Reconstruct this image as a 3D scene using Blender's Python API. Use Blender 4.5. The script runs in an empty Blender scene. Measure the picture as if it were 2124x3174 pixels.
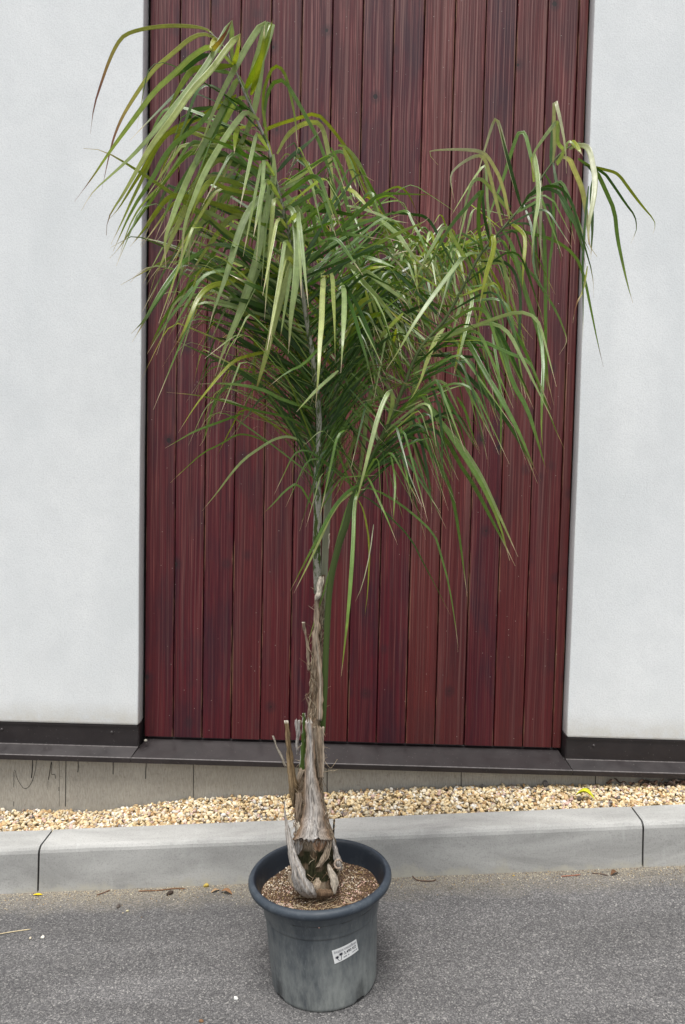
import bpy, math, random
import numpy as np
from mathutils import Vector, Matrix, noise as mnoise
random.seed(7); rng = np.random.default_rng(7)
S = bpy.context.scene; COL = S.collection
R = math.radians
# ------------------------------------------------------------------ camera
F = 2292.0; PW, PH = 2124.0, 3174.0; CAMZ = 1.6
cd = bpy.data.cameras.new('camera'); cam = bpy.data.objects.new('camera', cd); COL.objects.link(cam)
cd.sensor_fit = 'VERTICAL'; cd.sensor_height = 36.0; cd.lens = 36.0*F/PH; cd.clip_end = 2000; cd.clip_start = .05
MR = Matrix.Rotation(R(.953), 3, 'Z') @ Matrix.Rotation(R(90-2.929), 3, 'X') @ Matrix.Rotation(R(1.2535), 3, 'Z')
cam.matrix_world = Matrix.Translation((0, 0, CAMZ)) @ MR.to_4x4()
S.camera = cam
S.render.resolution_x = 685; S.render.resolution_y = 1024
# ------------------------------------------------------------------ sky and sun (bright overcast day)
SUN_EL, SUN_AZ = 72.0, -150.0        # azimuth: behind the camera, a little to the left
w = bpy.data.worlds.new("World"); S.world = w; w.use_nodes = True
nt = w.node_tree; nt.nodes.clear()
sky = nt.nodes.new('ShaderNodeTexSky'); sky.sky_type = 'NISHITA'; sky.sun_disc = False
sky.sun_elevation = R(SUN_EL); sky.sun_rotation = R(-165); sky.dust_density = 3.0; sky.ozone_density = 1.0
hs = nt.nodes.new('ShaderNodeHueSaturation'); hs.inputs['Saturation'].default_value = .16
bg = nt.nodes.new('ShaderNodeBackground'); bg.inputs['Strength'].default_value = .118
wo = nt.nodes.new('ShaderNodeOutputWorld')
nt.links.new(sky.outputs[0], hs.inputs['Color']); nt.links.new(hs.outputs[0], bg.inputs['Color']); nt.links.new(bg.outputs[0], wo.inputs[0])
sl = bpy.data.lights.new('sun', 'SUN'); sl.energy = 2.5; sl.angle = R(26); sl.color = (1, .965, .92)
so = bpy.data.objects.new('sun', sl); COL.objects.link(so)
sdir = Vector((math.cos(R(SUN_EL))*-.26, -math.cos(R(SUN_EL))*.965, math.sin(R(SUN_EL))))
so.rotation_euler = sdir.to_track_quat('Z', 'Y').to_euler()
S.view_settings.view_transform = 'Standard'; S.view_settings.look = 'None'; S.view_settings.exposure = .60; S.view_settings.gamma = 1

# ------------------------------------------------------------------ measuring helpers (photo measurements -> metres)
def ray(x, y): return MR @ Vector(((x-PW/2)/F, -(y-PH/2)/F, -1.0))
def at(x, y, Y):
    d = ray(x, y); return Vector((0, 0, CAMZ)) + d*(Y/d.y)
SL = .055                              # the yard climbs to the right
def gz(x, y=0): return SL*x
def atg(x, y, off=0):
    d = ray(x, y); t = (off-CAMZ)/(d.z-SL*d.x); return Vector((0, 0, CAMZ)) + d*t
# ------------------------------------------------------------------ mesh helpers
def mesh(name, V, Fc, mat, parent=None, cols=None, smooth=False, uv=None):
    me = bpy.data.meshes.new(name); me.from_pydata([tuple(v) for v in V], [], Fc)
    if cols is not None:
        a = me.color_attributes.new('Col', 'FLOAT_COLOR', 'POINT')
        c = np.ones((len(V), 4), 'f'); c[:, :3] = np.asarray(cols, 'f')[:, :3]; a.data.foreach_set('color', c.ravel())
    me.materials.append(mat); me.polygons.foreach_set('use_smooth', [smooth]*len(me.polygons)); me.update()
    o = bpy.data.objects.new(name, me); COL.objects.link(o)
    if parent: o.parent = parent
    return o
class MB:
    def __init__(s): s.V = []; s.F = []; s.C = []
    def add(s, V, Fc, C=None):
        n = len(s.V); s.V += [Vector(v) for v in V]; s.F += [tuple(i+n for i in f) for f in Fc]
        s.C += (list(C) if C is not None else [(1, 1, 1)]*len(V))
    def box(s, a, b, C=None):
        x0, y0, z0 = a; x1, y1, z1 = b
        V = [(x0,y0,z0),(x1,y0,z0),(x1,y1,z0),(x0,y1,z0),(x0,y0,z1),(x1,y0,z1),(x1,y1,z1),(x0,y1,z1)]
        s.add(V, [(0,3,2,1),(4,5,6,7),(0,1,5,4),(1,2,6,5),(2,3,7,6),(3,0,4,7)], [C]*8 if C else None)
    def extrude(s, prof, A, B, C=None, close=True):
        """prof: list of offsets; A,B functions from offset to point"""
        n = len(prof); V = [A(p) for p in prof]+[B(p) for p in prof]
        Fc = [(i, (i+1) % n, n+(i+1) % n, n+i) for i in range(n if close else n-1)]
        if close: Fc += [tuple(range(n))[::-1], tuple(range(n, 2*n))]
        s.add(V, Fc, [C]*(2*n) if C else None)
    def tube(s, P, rad, k=6, C=None, flat=1.0):
        P = [Vector(p) for p in P]; n = len(P)
        if not hasattr(rad, '__len__'): rad = [rad]*n
        V = []; up = Vector((0, -1, .01))
        for i, p in enumerate(P):
            t = (P[min(i+1, n-1)]-P[max(i-1, 0)]).normalized()
            u = t.cross(up)
            if u.length < 1e-3: u = t.cross(Vector((1, 0, 0)))
            u.normalize(); v = u.cross(t).normalized()
            for j in range(k):
                a = 2*math.pi*j/k; V.append(p+u*math.cos(a)*rad[i]+v*math.sin(a)*rad[i]*flat)
        Fc = [(i*k+j, i*k+(j+1) % k, (i+1)*k+(j+1) % k, (i+1)*k+j) for i in range(n-1) for j in range(k)]
        Fc += [tuple(range(k))[::-1], tuple(range((n-1)*k, n*k))]
        CC = None
        if C is not None: CC = [c for c in (C if isinstance(C, list) else [C]*n) for j in range(k)]
        s.add(V, Fc, CC)
    def build(s, name, mat, parent=None, smooth=False): return mesh(name, s.V, s.F, mat, parent, s.C, smooth)
def empty(name, loc=(0, 0, 0)):
    o = bpy.data.objects.new(name, None); COL.objects.link(o); o.location = loc; o.empty_display_size = .1; return o
def tag(o, label=None, cat=None, group=None, kind=None):
    if label: o['label'] = label
    if cat: o['category'] = cat
    if group: o['group'] = group
    if kind: o['kind'] = kind
    return o
def child(o, parent):                 # parent that sits away from the origin: keep the mesh where it was built
    o.parent = parent; o.matrix_parent_inverse = Matrix.Translation(parent.location).inverted(); return o
# ------------------------------------------------------------------ material helpers
class Mat:
    def __init__(s, name, rough=.7, spec=.5):
        s.m = bpy.data.materials.new(name); s.m.use_nodes = True; s.t = s.m.node_tree
        s.b = s.t.nodes['Principled BSDF']; s.b.inputs['Roughness'].default_value = rough; s.b.inputs['Specular IOR Level'].default_value = spec
        s.tc = s.t.nodes.new('ShaderNodeTexCoord'); s.co = s.tc.outputs['Object']
    def L(s, a, b): s.t.links.new(a, b)
    def scale(s, v, src=None, off=None):
        n = s.t.nodes.new('ShaderNodeMapping'); n.inputs['Scale'].default_value = v
        s.L(src or s.co, n.inputs[0])
        if off is not None: s.L(off, n.inputs['Location'])
        return n.outputs[0]
    def noise(s, sc, det=4, rough=.55, vec=None, dist=0, out=0):
        n = s.t.nodes.new('ShaderNodeTexNoise'); n.inputs['Scale'].default_value = sc; n.inputs['Detail'].default_value = det
        n.inputs['Roughness'].default_value = rough; n.inputs['Distortion'].default_value = dist; s.L(vec or s.co, n.inputs['Vector']); return n.outputs[out]
    def voro(s, sc, vec=None, out='Distance', feat='F1'):
        n = s.t.nodes.new('ShaderNodeTexVoronoi'); n.feature = feat; n.inputs['Scale'].default_value = sc; s.L(vec or s.co, n.inputs['Vector']); return n.outputs[out]
    def ramp(s, src, stops, interp='LINEAR'):
        n = s.t.nodes.new('ShaderNodeValToRGB'); n.color_ramp.interpolation = interp; e = n.color_ramp.elements
        while len(e) < len(stops): e.new(.5)
        for i, (p, c) in enumerate(stops):
            e[i].position = p; e[i].color = (c, c, c, 1) if not hasattr(c, '__len__') else (*c, 1)
        s.L(src, n.inputs[0]); return n.outputs[0]
    def mix(s, f, a, b, mode='MIX'):
        n = s.t.nodes.new('ShaderNodeMix'); n.data_type = 'RGBA'; n.blend_type = mode
        for k, v in ((0, f), (6, a), (7, b)):
            if isinstance(v, bpy.types.NodeSocket): s.L(v, n.inputs[k])
            elif k == 0: n.inputs[0].default_value = v
            else: n.inputs[k].default_value = (*v, 1)
        return n.outputs[2]
    def math(s, op, a, b=0):
        n = s.t.nodes.new('ShaderNodeMath'); n.operation = op
        for k, v in ((0, a), (1, b)):
            if isinstance(v, bpy.types.NodeSocket): s.L(v, n.inputs[k])
            else: n.inputs[k].default_value = v
        return n.outputs[0]
    def sep(s, src=None):
        n = s.t.nodes.new('ShaderNodeSeparateXYZ'); s.L(src or s.co, n.inputs[0]); return n.outputs
    def comb(s, x, y, z):
        n = s.t.nodes.new('ShaderNodeCombineXYZ')
        for k, v in enumerate((x, y, z)):
            if isinstance(v, bpy.types.NodeSocket): s.L(v, n.inputs[k])
            else: n.inputs[k].default_value = v
        return n.outputs[0]
    def attr(s, name='Col'):
        n = s.t.nodes.new('ShaderNodeAttribute'); n.attribute_name = name; return n.outputs['Color']
    def color(s, c):
        if isinstance(c, bpy.types.NodeSocket): s.L(c, s.b.inputs['Base Color'])
        else: s.b.inputs['Base Color'].default_value = (*c, 1)
    def rough(s, r): s.L(r, s.b.inputs['Roughness'])
    def bump(s, h, st=.3, d=.002):
        n = s.t.nodes.new('ShaderNodeBump'); n.inputs['Strength'].default_value = st; n.inputs['Distance'].default_value = d
        s.L(h, n.inputs['Height']); s.L(n.outputs[0], s.b.inputs['Normal'])

# render plaster
M = Mat('white_render', .85, .3)
big = M.noise(1.6, 5, .6, M.scale((1, 1, .7)), .6); fine = M.noise(150, 3, .6)
c = M.mix(M.ramp(big, [(.35, 0), (.65, 1)]), (.70, .73, .742), (.785, .808, .815))
c = M.mix(M.ramp(M.noise(7, 6, .7), [(.42, 0), (.72, .5)]), c, (.665, .69, .70))
c = M.mix(M.ramp(fine, [(.35, .28), (.55, 0)]), c, (.46, .48, .49))
z = M.sep()[2]                                   # splash dirt just over the flashing
c = M.mix(M.math('MULTIPLY', M.ramp(z, [(.085, .65), (.18, 0)]), M.ramp(M.noise(14, 5, .7), [(.35, .1), (.65, 1)])), c, (.62, .60, .53))
M.color(c); M.bump(M.math('ADD', M.math('MULTIPLY', fine, .8), M.noise(38, 6, .75, None, .8)), .28, .0025); m_render = M.m
# timber
M = Mat('stained_timber', .35, .32)
pl = M.attr(); ps = M.t.nodes.new('ShaderNodeSeparateColor'); M.L(pl, ps.inputs[0]); rnd, edge = ps.outputs[0], ps.outputs[1]
offv = M.comb(M.math('MULTIPLY', rnd, 37), M.math('MULTIPLY', rnd, 11), M.math('MULTIPLY', rnd, 53))
wav = M.noise(1.2, 2, .5, M.scale((2, 1, 1), off=offv))
vx = M.sep()
warp = M.comb(M.math('ADD', vx[0], M.math('MULTIPLY', wav, .02)), vx[1], vx[2])
g1 = M.noise(1, 4, .65, M.scale((330, 1, 2.2), warp, offv))
g2 = M.noise(1, 3, .6, M.scale((75, 1, 1.0), warp, offv))
g3 = M.noise(1, 5, .6, M.scale((7, 1, 1.7), off=offv), .5)
base = M.mix(M.ramp(g2, [(.3, 0), (.7, 1)]), (.040, .0034, .0080), (.100, .0080, .0150))
base = M.mix(M.ramp(g3, [(.47, 0), (.64, .8)]), base, (.028, .0065, .015))
base = M.mix(M.ramp(rnd, [(.2, 0), (1, .5)]), base, (.125, .026, .016))
zz = vx[2]
wear_sheen = M.ramp(M.math('MULTIPLY', zz, .25), [(.08, .30), (.75, 1)])  # streaks grow upward: worn finish plus sky sheen painted into the colour
streak = M.math('MULTIPLY', M.ramp(g1, [(.54, 0), (.70, 1)]), M.ramp(g3, [(.35, 1), (.6, .3)]))
fineg = M.noise(1, 2, .5, M.scale((700, 1, 1.4), warp, offv))
base = M.mix(M.ramp(fineg, [(.35, .22), (.55, 0)]), base, (.030, .007, .012))
base = M.mix(M.math('MULTIPLY', streak, wear_sheen), base, M.mix(M.ramp(M.math('MULTIPLY', zz, .25), [(.1, 0), (.8, 1)]), (.30, .070, .045), (.42, .17, .15)))
base = M.mix(M.math('MULTIPLY', M.ramp(M.noise(1, 4, .6, M.scale((150, 1, .8), warp, offv)), [(.5, 0), (.68, .75)]), wear_sheen), base, (.24, .125, .11))
kv = M.voro(1, M.scale((6, 1, 5.5), off=offv)); kn = M.noise(40, 4, .6)
knot = M.ramp(M.math('ADD', kv, M.math('MULTIPLY', kn, .06)), [(.085, 1), (.115, 0)])
base = M.mix(knot, base, (.02, .012, .013))
ring = M.ramp(M.math('ADD', kv, M.math('MULTIPLY', kn, .03)), [(.08, 0), (.11, .5), (.22, 0)])
base = M.mix(ring, base, (.025, .013, .018))
base = M.mix(M.math('MULTIPLY', edge, M.ramp(M.noise(1, 4, .7, M.scale((30, 1, 3), off=offv)), [(.5, 0), (.62, .8)])), base, (.30, .17, .10))
spk = M.voro(26); base = M.mix(M.ramp(spk, [(.03, .8), (.045, 0)]), base, (.5, .45, .4))
M.color(base); M.rough(M.ramp(g1, [(.3, .28), (.75, .48)])); M.bump(M.math('ADD', M.math('ADD', g1, fineg), M.math('MULTIPLY', knot, -.5)), .35, .0012); M.b.inputs['Coat Weight'].default_value = .22; M.b.inputs['Coat Roughness'].default_value = .32; m_wood = M.m
# flashing
M = Mat('brown_metal', .42, .5)
c = M.mix(M.ramp(M.noise(9, 5, .7), [(.4, 0), (.7, .7)]), (.016, .0125, .0135), (.031, .025, .026))
c = M.mix(M.ramp(M.voro(55), [(.05, .7), (.09, 0)]), c, (.22, .21, .20))
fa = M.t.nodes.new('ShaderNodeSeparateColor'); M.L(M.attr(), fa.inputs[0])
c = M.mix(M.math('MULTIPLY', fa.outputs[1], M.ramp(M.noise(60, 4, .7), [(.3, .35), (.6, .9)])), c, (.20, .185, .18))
M.color(c); M.rough(M.ramp(M.noise(12, 4), [(.3, .33), (.7, .55)])); m_flash = M.m
M = Mat('dark_gap', .9, .2); M.color((.008, .006, .006)); m_gap = M.m
M = Mat('grey_screw', .4, .5); M.color((.10, .10, .105)); m_screw = M.m; M.color((.045, .04, .04))
# concrete plinth
M = Mat('concrete_plinth', .9, .25)
c = M.mix(M.noise(5, 5, .7, dist=.5), (.30, .285, .25), (.50, .48, .43))
c = M.mix(M.ramp(M.noise(1, 4, .7, M.scale((260, 1, 40))), [(.35, .35), (.6, 0)]), c, (.13, .12, .10))
c = M.mix(M.ramp(M.noise(45, 4, .7), [(.6, 0), (.75, .5)]), c, (.12, .11, .09))
M.color(c); M.bump(M.noise(80, 5, .7), .4, .002); m_plinth = M.m
M = Mat('black_line', .6, .3); M.color((.012, .011, .013)); m_line = M.m
M = Mat('dark_joint', .9, .2); M.color((.02, .019, .018)); m_joint = M.m
# kerb concrete
M = Mat('kerb_concrete', .82, .3)
c = M.mix(M.ramp(M.noise(2.2, 5, .65, M.scale((1, 3, 3)), .8), [(.35, 0), (.65, 1)]), (.29, .29, .28), (.42, .42, .405))
c = M.mix(M.ramp(M.noise(1, 4, .6, M.scale((55, 8, 12))), [(.58, 0), (.72, .3)]), c, (.46, .47, .455))
c = M.mix(M.ramp(M.noise(180, 3, .7), [(.3, .45), (.5, 0)]), c, (.16, .16, .155))
ka = M.attr(); c = M.mix(M.ramp(M.math('ADD', ka, M.math('MULTIPLY', M.noise(9, 5, .7), .18)), [(.085, .8), (.115, 0)]), c, (.40, .385, .33))   # washed-up lime and sand at the foot
M.color(c); M.bump(M.noise(140, 4, .7), .3, .0012); m_kerb = M.m
# asphalt
M = Mat('asphalt', .88, .35)
v = M.voro(235, out='Color'); hsv = M.t.nodes.new('ShaderNodeSeparateColor'); M.L(v, hsv.inputs[0])
spe = M.ramp(hsv.outputs[0], [(0, (.045, .044, .045)), (.40, (.078, .077, .078)), (.72, (.14, .137, .136)), (.92, (.20, .195, .19)), (1, (.36, .35, .33))])
v2 = M.voro(520, out='Color'); h2 = M.t.nodes.new('ShaderNodeSeparateColor'); M.L(v2, h2.inputs[0])
c = M.mix(.40, spe, M.ramp(h2.outputs[1], [(0, (.035, .035, .037)), (.6, (.085, .084, .087)), (1, (.26, .25, .245))]))
c = M.mix(1.0, c, M.ramp(M.noise(1.6, 6, .68, M.scale((.45, 1.9, 1)), .7), [(.30, .84), (.5, 1.05), (.7, 1.42)]), 'MULTIPLY')
c = M.mix(M.ramp(M.noise(5, 5, .7, M.scale((.6, 1.5, 1)), .4), [(.55, 0), (.8, .35)]), c, (.19, .185, .18))
p = M.sep(); yk = M.math('SUBTRACT', M.math('ADD', M.math('MULTIPLY', p[0], .035), 2.845), p[1])     # distance from the kerb
band = M.ramp(M.math('ADD', yk, M.math('MULTIPLY', M.math('SUBTRACT', M.noise(6, 5, .7), .5), .22)), [(.0, .8), (.07, .35), (.17, 0)])
grit = M.ramp(M.noise(190, 3, .8), [(.42, 0), (.58, 1)])
c = M.mix(M.math('MULTIPLY', band, grit), c, (.46, .40, .29))
c = M.mix(M.math('MULTIPLY', band, .3), c, (.11, .10, .085))
M.color(c); M.bump(M.math('ADD', hsv.outputs[0], M.noise(300, 2)), .8, .0018); m_asph = M.m
# vertex coloured things
def vc(name, rough, spec, amp=.25, sc=60, vec=(1, 1, 1), bump=.3, bd=.001):
    M = Mat(name, rough, spec); a = M.attr(); n = M.noise(sc, 5, .7, M.scale(vec))
    M.color(M.mix(1.0, a, M.ramp(n, [(.25, 1-amp*1.6), (.75, 1+amp)]), 'MULTIPLY')); M.bump(n, bump, bd); return M.m
m_stone = vc('gravel_stone', .75, .35, .22, 120)
m_soil = vc('soil_grain', .95, .2, .3, 300)
m_fib = vc('dry_sheath', .85, .2, .75, 1, (330, 330, 22), 1.0, .004)
m_litter = vc('dry_litter', .8, .25, .3, 150)
# leaf
M = Mat('palm_leaf', .38, .6); a = M.attr(); n = M.noise(35, 4, .7)
colr = M.mix(1.0, a, M.ramp(n, [(.3, .78), (.7, 1.18)]), 'MULTIPLY'); M.color(colr)
M.rough(M.ramp(M.noise(20, 3), [(.3, .26), (.7, .46)]))
tr = M.t.nodes.new('ShaderNodeBsdfTranslucent'); M.L(M.mix(1.0, colr, (1.5, 1.45, .45), 'MULTIPLY'), tr.inputs[0])
ms = M.t.nodes.new('ShaderNodeMixShader'); ms.inputs[0].default_value = .32
M.L(M.b.outputs[0], ms.inputs[1]); M.L(tr.outputs[0], ms.inputs[2]); M.L(ms.outputs[0], M.t.nodes['Material Output'].inputs[0]); m_leaf = M.m
# petiole: green under flaking grey scurf
M = Mat('palm_petiole', .55, .22); a = M.attr(); ps = M.t.nodes.new('ShaderNodeSeparateColor'); M.L(a, ps.inputs[0])
nn = M.noise(1, 5, .75, M.scale((80, 80, 17))); th = M.math('ADD', nn, M.math('SUBTRACT', ps.outputs[0], .5))
gcol = M.mix(ps.outputs[1], (.048, .080, .014), (.27, .27, .19))
c = M.mix(M.ramp(th, [(.49, 0), (.52, 1)]), gcol, M.mix(M.noise(90, 3), (.19, .185, .155), (.44, .43, .37)))
M.color(c); M.bump(M.ramp(th, [(.49, 0), (.52, 1)]), .5, .001); m_pet = M.m
# pot
M = Mat('pot_plastic', .5, .4)
pa = M.t.nodes.new('ShaderNodeSeparateColor'); M.L(M.attr(), pa.inputs[0])
c = M.mix(M.ramp(M.noise(7, 5, .7, M.scale((1, 1, .6)), .4), [(.35, 0), (.7, 1)]), (.034, .043, .056), (.070, .082, .094))
pz = M.sep()[2]
dn = M.math('ADD', M.noise(1, 5, .75, M.scale((34, 34, 10))), M.math('MULTIPLY', M.math('SUBTRACT', M.noise(5, 4, .6), .5), .8))
dust = M.math('MULTIPLY', M.ramp(pz, [(0, 1), (.05, .8), (.14, .55), (.26, .34), (.305, .08), (.33, .12)]), M.ramp(dn, [(.3, .2), (.7, 1)]))
c = M.mix(M.math('MULTIPLY', dust, .92), c, (.34, .36, .34))
c = M.mix(M.ramp(M.noise(1, 5, .8, M.scale((190, 190, 40))), [(.56, 0), (.72, .45)]), c, (.28, .30, .30))
c = M.mix(M.ramp(M.noise(55, 5, .8), [(.6, 0), (.72, .35)]), c, (.035, .045, .055))
c = M.mix(M.ramp(M.noise(22, 5, .8), [(.66, 0), (.70, .6)]), c, (.20, .19, .16))
rimc = M.mix(M.ramp(M.noise(30, 5, .8), [(.5, 0), (.75, .5)]), (.026, .037, .052), (.13, .15, .17))
c = M.mix(M.math('MULTIPLY', pa.outputs[1], .8), c, rimc)
c = M.mix(pa.outputs[0], c, M.mix(M.ramp(M.noise(16, 5, .7), [(.55, 0), (.8, .5)]), (.012, .017, .025), (.08, .09, .10)))
M.color(c); M.rough(M.ramp(M.noise(12, 4), [(.3, .36), (.7, .62)])); M.bump(M.noise(1, 4, .7, M.scale((90, 90, 30))), .2, .0015); m_pot = M.m
M = Mat('paper_label', .5, .4); M.color((.86, .87, .86)); m_label = M.m
M = Mat('label_ink', .6, .3); M.color((.03, .03, .045)); m_ink = M.m
M = Mat('label_ink_grey', .6, .3); M.color((.33, .33, .36)); m_ink2 = M.m

# ================================================================== SETTING
# ---- asphalt yard: one big sheet that climbs gently to the right
V = []; Fc = []
xs = [-400, -60, -12, -3, 0, 3, 12, 60, 400]; ys = [-400, -60, -10, 0, 3.2, 10]
for y in ys:
    for x in xs: V.append((x, y, SL*max(-12, min(12, x))))
n = len(xs)
for j in range(len(ys)-1):
    for i in range(n-1): Fc.append((j*n+i, j*n+i+1, (j+1)*n+i+1, (j+1)*n+i))
g = mesh('asphalt_yard', V, Fc, m_asph); tag(g, kind='structure')
# ---- kerb stones
KY = lambda x: 2.845+.035*x
def kerb(x0, x1, label):
    o = empty('kerb_stone', (x0, KY(x0), gz(x0)))
    m = MB(); N = 14
    prof = [(0, -.06), (0, .0), (.004, .05), (.010, .152), (.0135, .163), (.021, .171), (.034, .176), (.147, .181), (.15, .176), (.15, -.06)]
    for i in range(N+1):
        x = x0+(x1-x0)*i/N; e = .0035 if i in (0, N) else 0
        for k, (d, h) in enumerate(prof):
            q = .0012*mnoise.noise(Vector((x*9, k*3.1, 2)))
            m.V.append(Vector((x, KY(x)+d+(e if k < 6 else 0)+q, gz(x)+h-(e*.5 if h > .1 else 0)+q))); m.C.append((max(0, h),)*3)
    K = len(prof)
    for i in range(N):
        for k in range(K-1): m.F.append((i*K+k, (i+1)*K+k, (i+1)*K+k+1, i*K+k+1))
    m.F += [tuple(range(K)), tuple(range(N*K, N*K+K))[::-1]]
    b = m.build('kerb_stone', m_kerb, None, False)
    b.name = 'kerb_stone'; bpy.data.objects.remove(o)
    return tag(b, label, 'kerb stone', 'kerb stones along the gravel strip')
J = [-3.62, -2.415, -1.212, -.056, 1.178, 2.385, 3.6]
labs = [None, 'grey concrete kerb stone cut off by the left edge of the photo', 'grey kerb stone left of the potted palm, with a yellow leaf at its left foot',
        'grey kerb stone right of the palm trunk, under the curled yellow leaf on the gravel', 'grey kerb stone cut off by the right edge of the photo']
for i in range(1, 5): kerb(J[i]+.0038, J[i+1]-.0038, labs[i])
o = MB()                                                    # mortar set back in the joints
for i in (2, 3, 4):
    x = J[i]; o.box((x-.0037, KY(x)+.016, gz(x)-.04), (x+.0037, KY(x)+.14, gz(x)+.158))
j = o.build('kerb_mortar', m_joint); tag(j, kind='structure')
# ---- building
B = empty('building', (0, 3.3, .28)); tag(B, 'white rendered wall with dark red vertical timber panel and brown metal flashing', 'building')
XL, XR = -.966, .981
def wallblock(x0, x1, inner):
    """rendered wall with a rounded inner corner; inner = +1 when the corner is at x1"""
    m = MB(); xe = x1 if inner > 0 else x0; xo = x0 if inner > 0 else x1; s = inner; r = .005
    pts = [(xo, 3.3)]+[(xo+(xe-xo)*f, 3.3) for f in (.5, .8, .93)]
    pts += [(xe-s*r-s*.003, 3.3), (xe-s*r, 3.3)]+[(xe-s*r+s*r*math.sin(a), 3.3+r-r*math.cos(a)) for a in (.3, .7, 1.1, 1.4, math.pi/2)]+[(xe, 3.3+r+.003), (xe, 3.40), (xo, 3.40)]
    zs = [.437, .440, .446]+[.55+.17*i for i in range(33)]; n = len(pts)
    for k, zv in enumerate(zs):
        for i, (x, y) in enumerate(pts):
            q = .0022*mnoise.noise(Vector((x*2.5, y*3, zv*2.3)))+.001*mnoise.noise(Vector((x*9, 7, zv*11)))*.6
            ins = .004 if k == 0 else (.0012 if k == 1 else 0)
            m.V.append(Vector((x+(q*s if 4 < i < n-1 else 0)-s*(ins if i > 5 and i < n-1 else 0), y+(q+ins if i < n-2 else 0), zv))); m.C.append((1, 1, 1))
    for k in range(len(zs)-1):
        for i in range(n): m.F.append((k*n+i, k*n+(i+1) % n, (k+1)*n+(i+1) % n, (k+1)*n+i))
    m.F += [tuple(range(n)), tuple(range((len(zs)-1)*n, len(zs)*n))]
    o = child(m.build('wall', m_render, None, False), B)
    for p_ in o.data.polygons: p_.use_smooth = True
    return o
# object-space z is used by the dirt at the foot: shift geometry so z=0 is the plinth bend
def shift(o, dz):
    o.data.transform(Matrix.Translation((0, 0, -dz))); o.matrix_parent_inverse = Matrix.Translation(B.location).inverted() @ Matrix.Translation((0, 0, dz))
a_ = wallblock(-5.5, XL, 1); a_['label'] = 'white rendered wall left of the timber panel'; shift(a_, .36)
b_ = wallblock(XR, 5.5, -1); b_['label'] = 'white rendered wall right of the timber panel'; shift(b_, .36)
# timber panel
m = MB(); PX0 = XL+.010; pitch = .1352
for i in range(15):
    x0 = PX0+i*pitch; x1 = x0+pitch-.0038
    if i == 14: x1 = XR-.004
    rr = random.random(); dy = random.uniform(0, .0025); zb = .3615+random.uniform(-.001, .001)
    zs = [zb]+[.8+.5*k for k in range(12)]
    prof = [(x0, .02, .2), (x0+.0003, .003, 1), (x0+.0022, .0004, 1), (x0+.0045, 0, 0), ((x0+x1)/2, 0, 0), (x1-.0055, 0, 0), (x1-.003, .0005, 1), (x1-.0003, .004, 1), (x1, .02, .2)]
    n0 = len(m.V); K = len(prof)
    for zi, zv in enumerate(zs):
        for (x, d, e) in prof:
            q = .0009*mnoise.noise(Vector((i*5.3, 1.2, zv*1.3)))
            m.V.append(Vector((x+q, 3.37+dy+d, zv))); m.C.append((rr, e*(.9 if x < x0+.02 else .7), 0))
    for zi in range(len(zs)-1):
        for k in range(K-1): m.F.append((n0+zi*K+k, n0+zi*K+k+1, n0+(zi+1)*K+k+1, n0+(zi+1)*K+k))
    m.F.append(tuple(n0+k for k in range(K)))
child(m.build('timber_cladding', m_wood), B)
m = MB(); m.box((XL-.01, 3.392, .30), (XR+.02, 3.5, 6)); child(m.build('backing_board', m_gap), B)
# flashing
def flash(x0, x1, prof, mit0=0, mit1=0):
    m = MB(); N = 8; n = len(prof)
    for i in range(N+1):
        f = i/N
        for k, (y, zv) in enumerate(prof):
            q = .0007*mnoise.noise(Vector((x0*3+f*(x1-x0)*5, k, 5)))
            dd = (3.315-y)
            x = x0+(x1-x0)*f+(mit0*dd if i == 0 else 0)+(mit1*dd if i == N else 0)
            m.V.append(Vector((x, y+q, zv+q))); m.C.append((0, 1 if (y, zv) in WEAR_HIGHLIGHT else 0, 0))
    for i in range(N):
        for k in range(n): m.F.append((i*n+k, (i+1)*n+k, (i+1)*n+(k+1) % n, i*n+(k+1) % n))
    m.F += [tuple(range(n)), tuple(range(N*n, N*n+n))[::-1]]
    return child(m.build('drip_flashing', m_flash, None, False), B)
WEAR_HIGHLIGHT = {(3.3093, .3325), (3.3080, .3321), (3.2520, .3050), (3.251, .3045), (3.3900, .3514)}  # pale bend points: edge wear plus a highlight painted into the colour
pr_w = [(3.33, .4365), (3.304, .4365), (3.304, .4265), (3.3095, .4262), (3.3095, .336), (3.3093, .3325), (3.3080, .3321), (3.3060, .3312), (3.2540, .3056), (3.2520, .3050), (3.251, .3045), (3.2495, .3015), (3.25, .281), (3.262, .284), (3.262, .290), (3.2525, .288), (3.2525, .3005), (3.325, .325)]
pr_p = [(3.392, .357), (3.3915, .352), (3.3900, .3514), (3.3870, .3504), (3.2540, .3056), (3.2520, .3050), (3.251, .3045), (3.2495, .3015), (3.25, .281), (3.262, .284), (3.262, .290), (3.2525, .288), (3.2525, .3005), (3.392, .345)]
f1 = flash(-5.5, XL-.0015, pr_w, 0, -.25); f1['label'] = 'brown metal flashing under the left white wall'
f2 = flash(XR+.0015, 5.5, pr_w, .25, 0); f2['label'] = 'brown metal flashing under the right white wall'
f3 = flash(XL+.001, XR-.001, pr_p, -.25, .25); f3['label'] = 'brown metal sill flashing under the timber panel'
for a_, b_ in ((XL-.004, XL+.0005), (XR-.0005, XR+.004)):
    m = MB(); m.box((a_, 3.312, .327), (b_, 3.392, .4355), (0, 0, 0)); child(m.build('flashing_return', m_flash), B)
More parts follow.
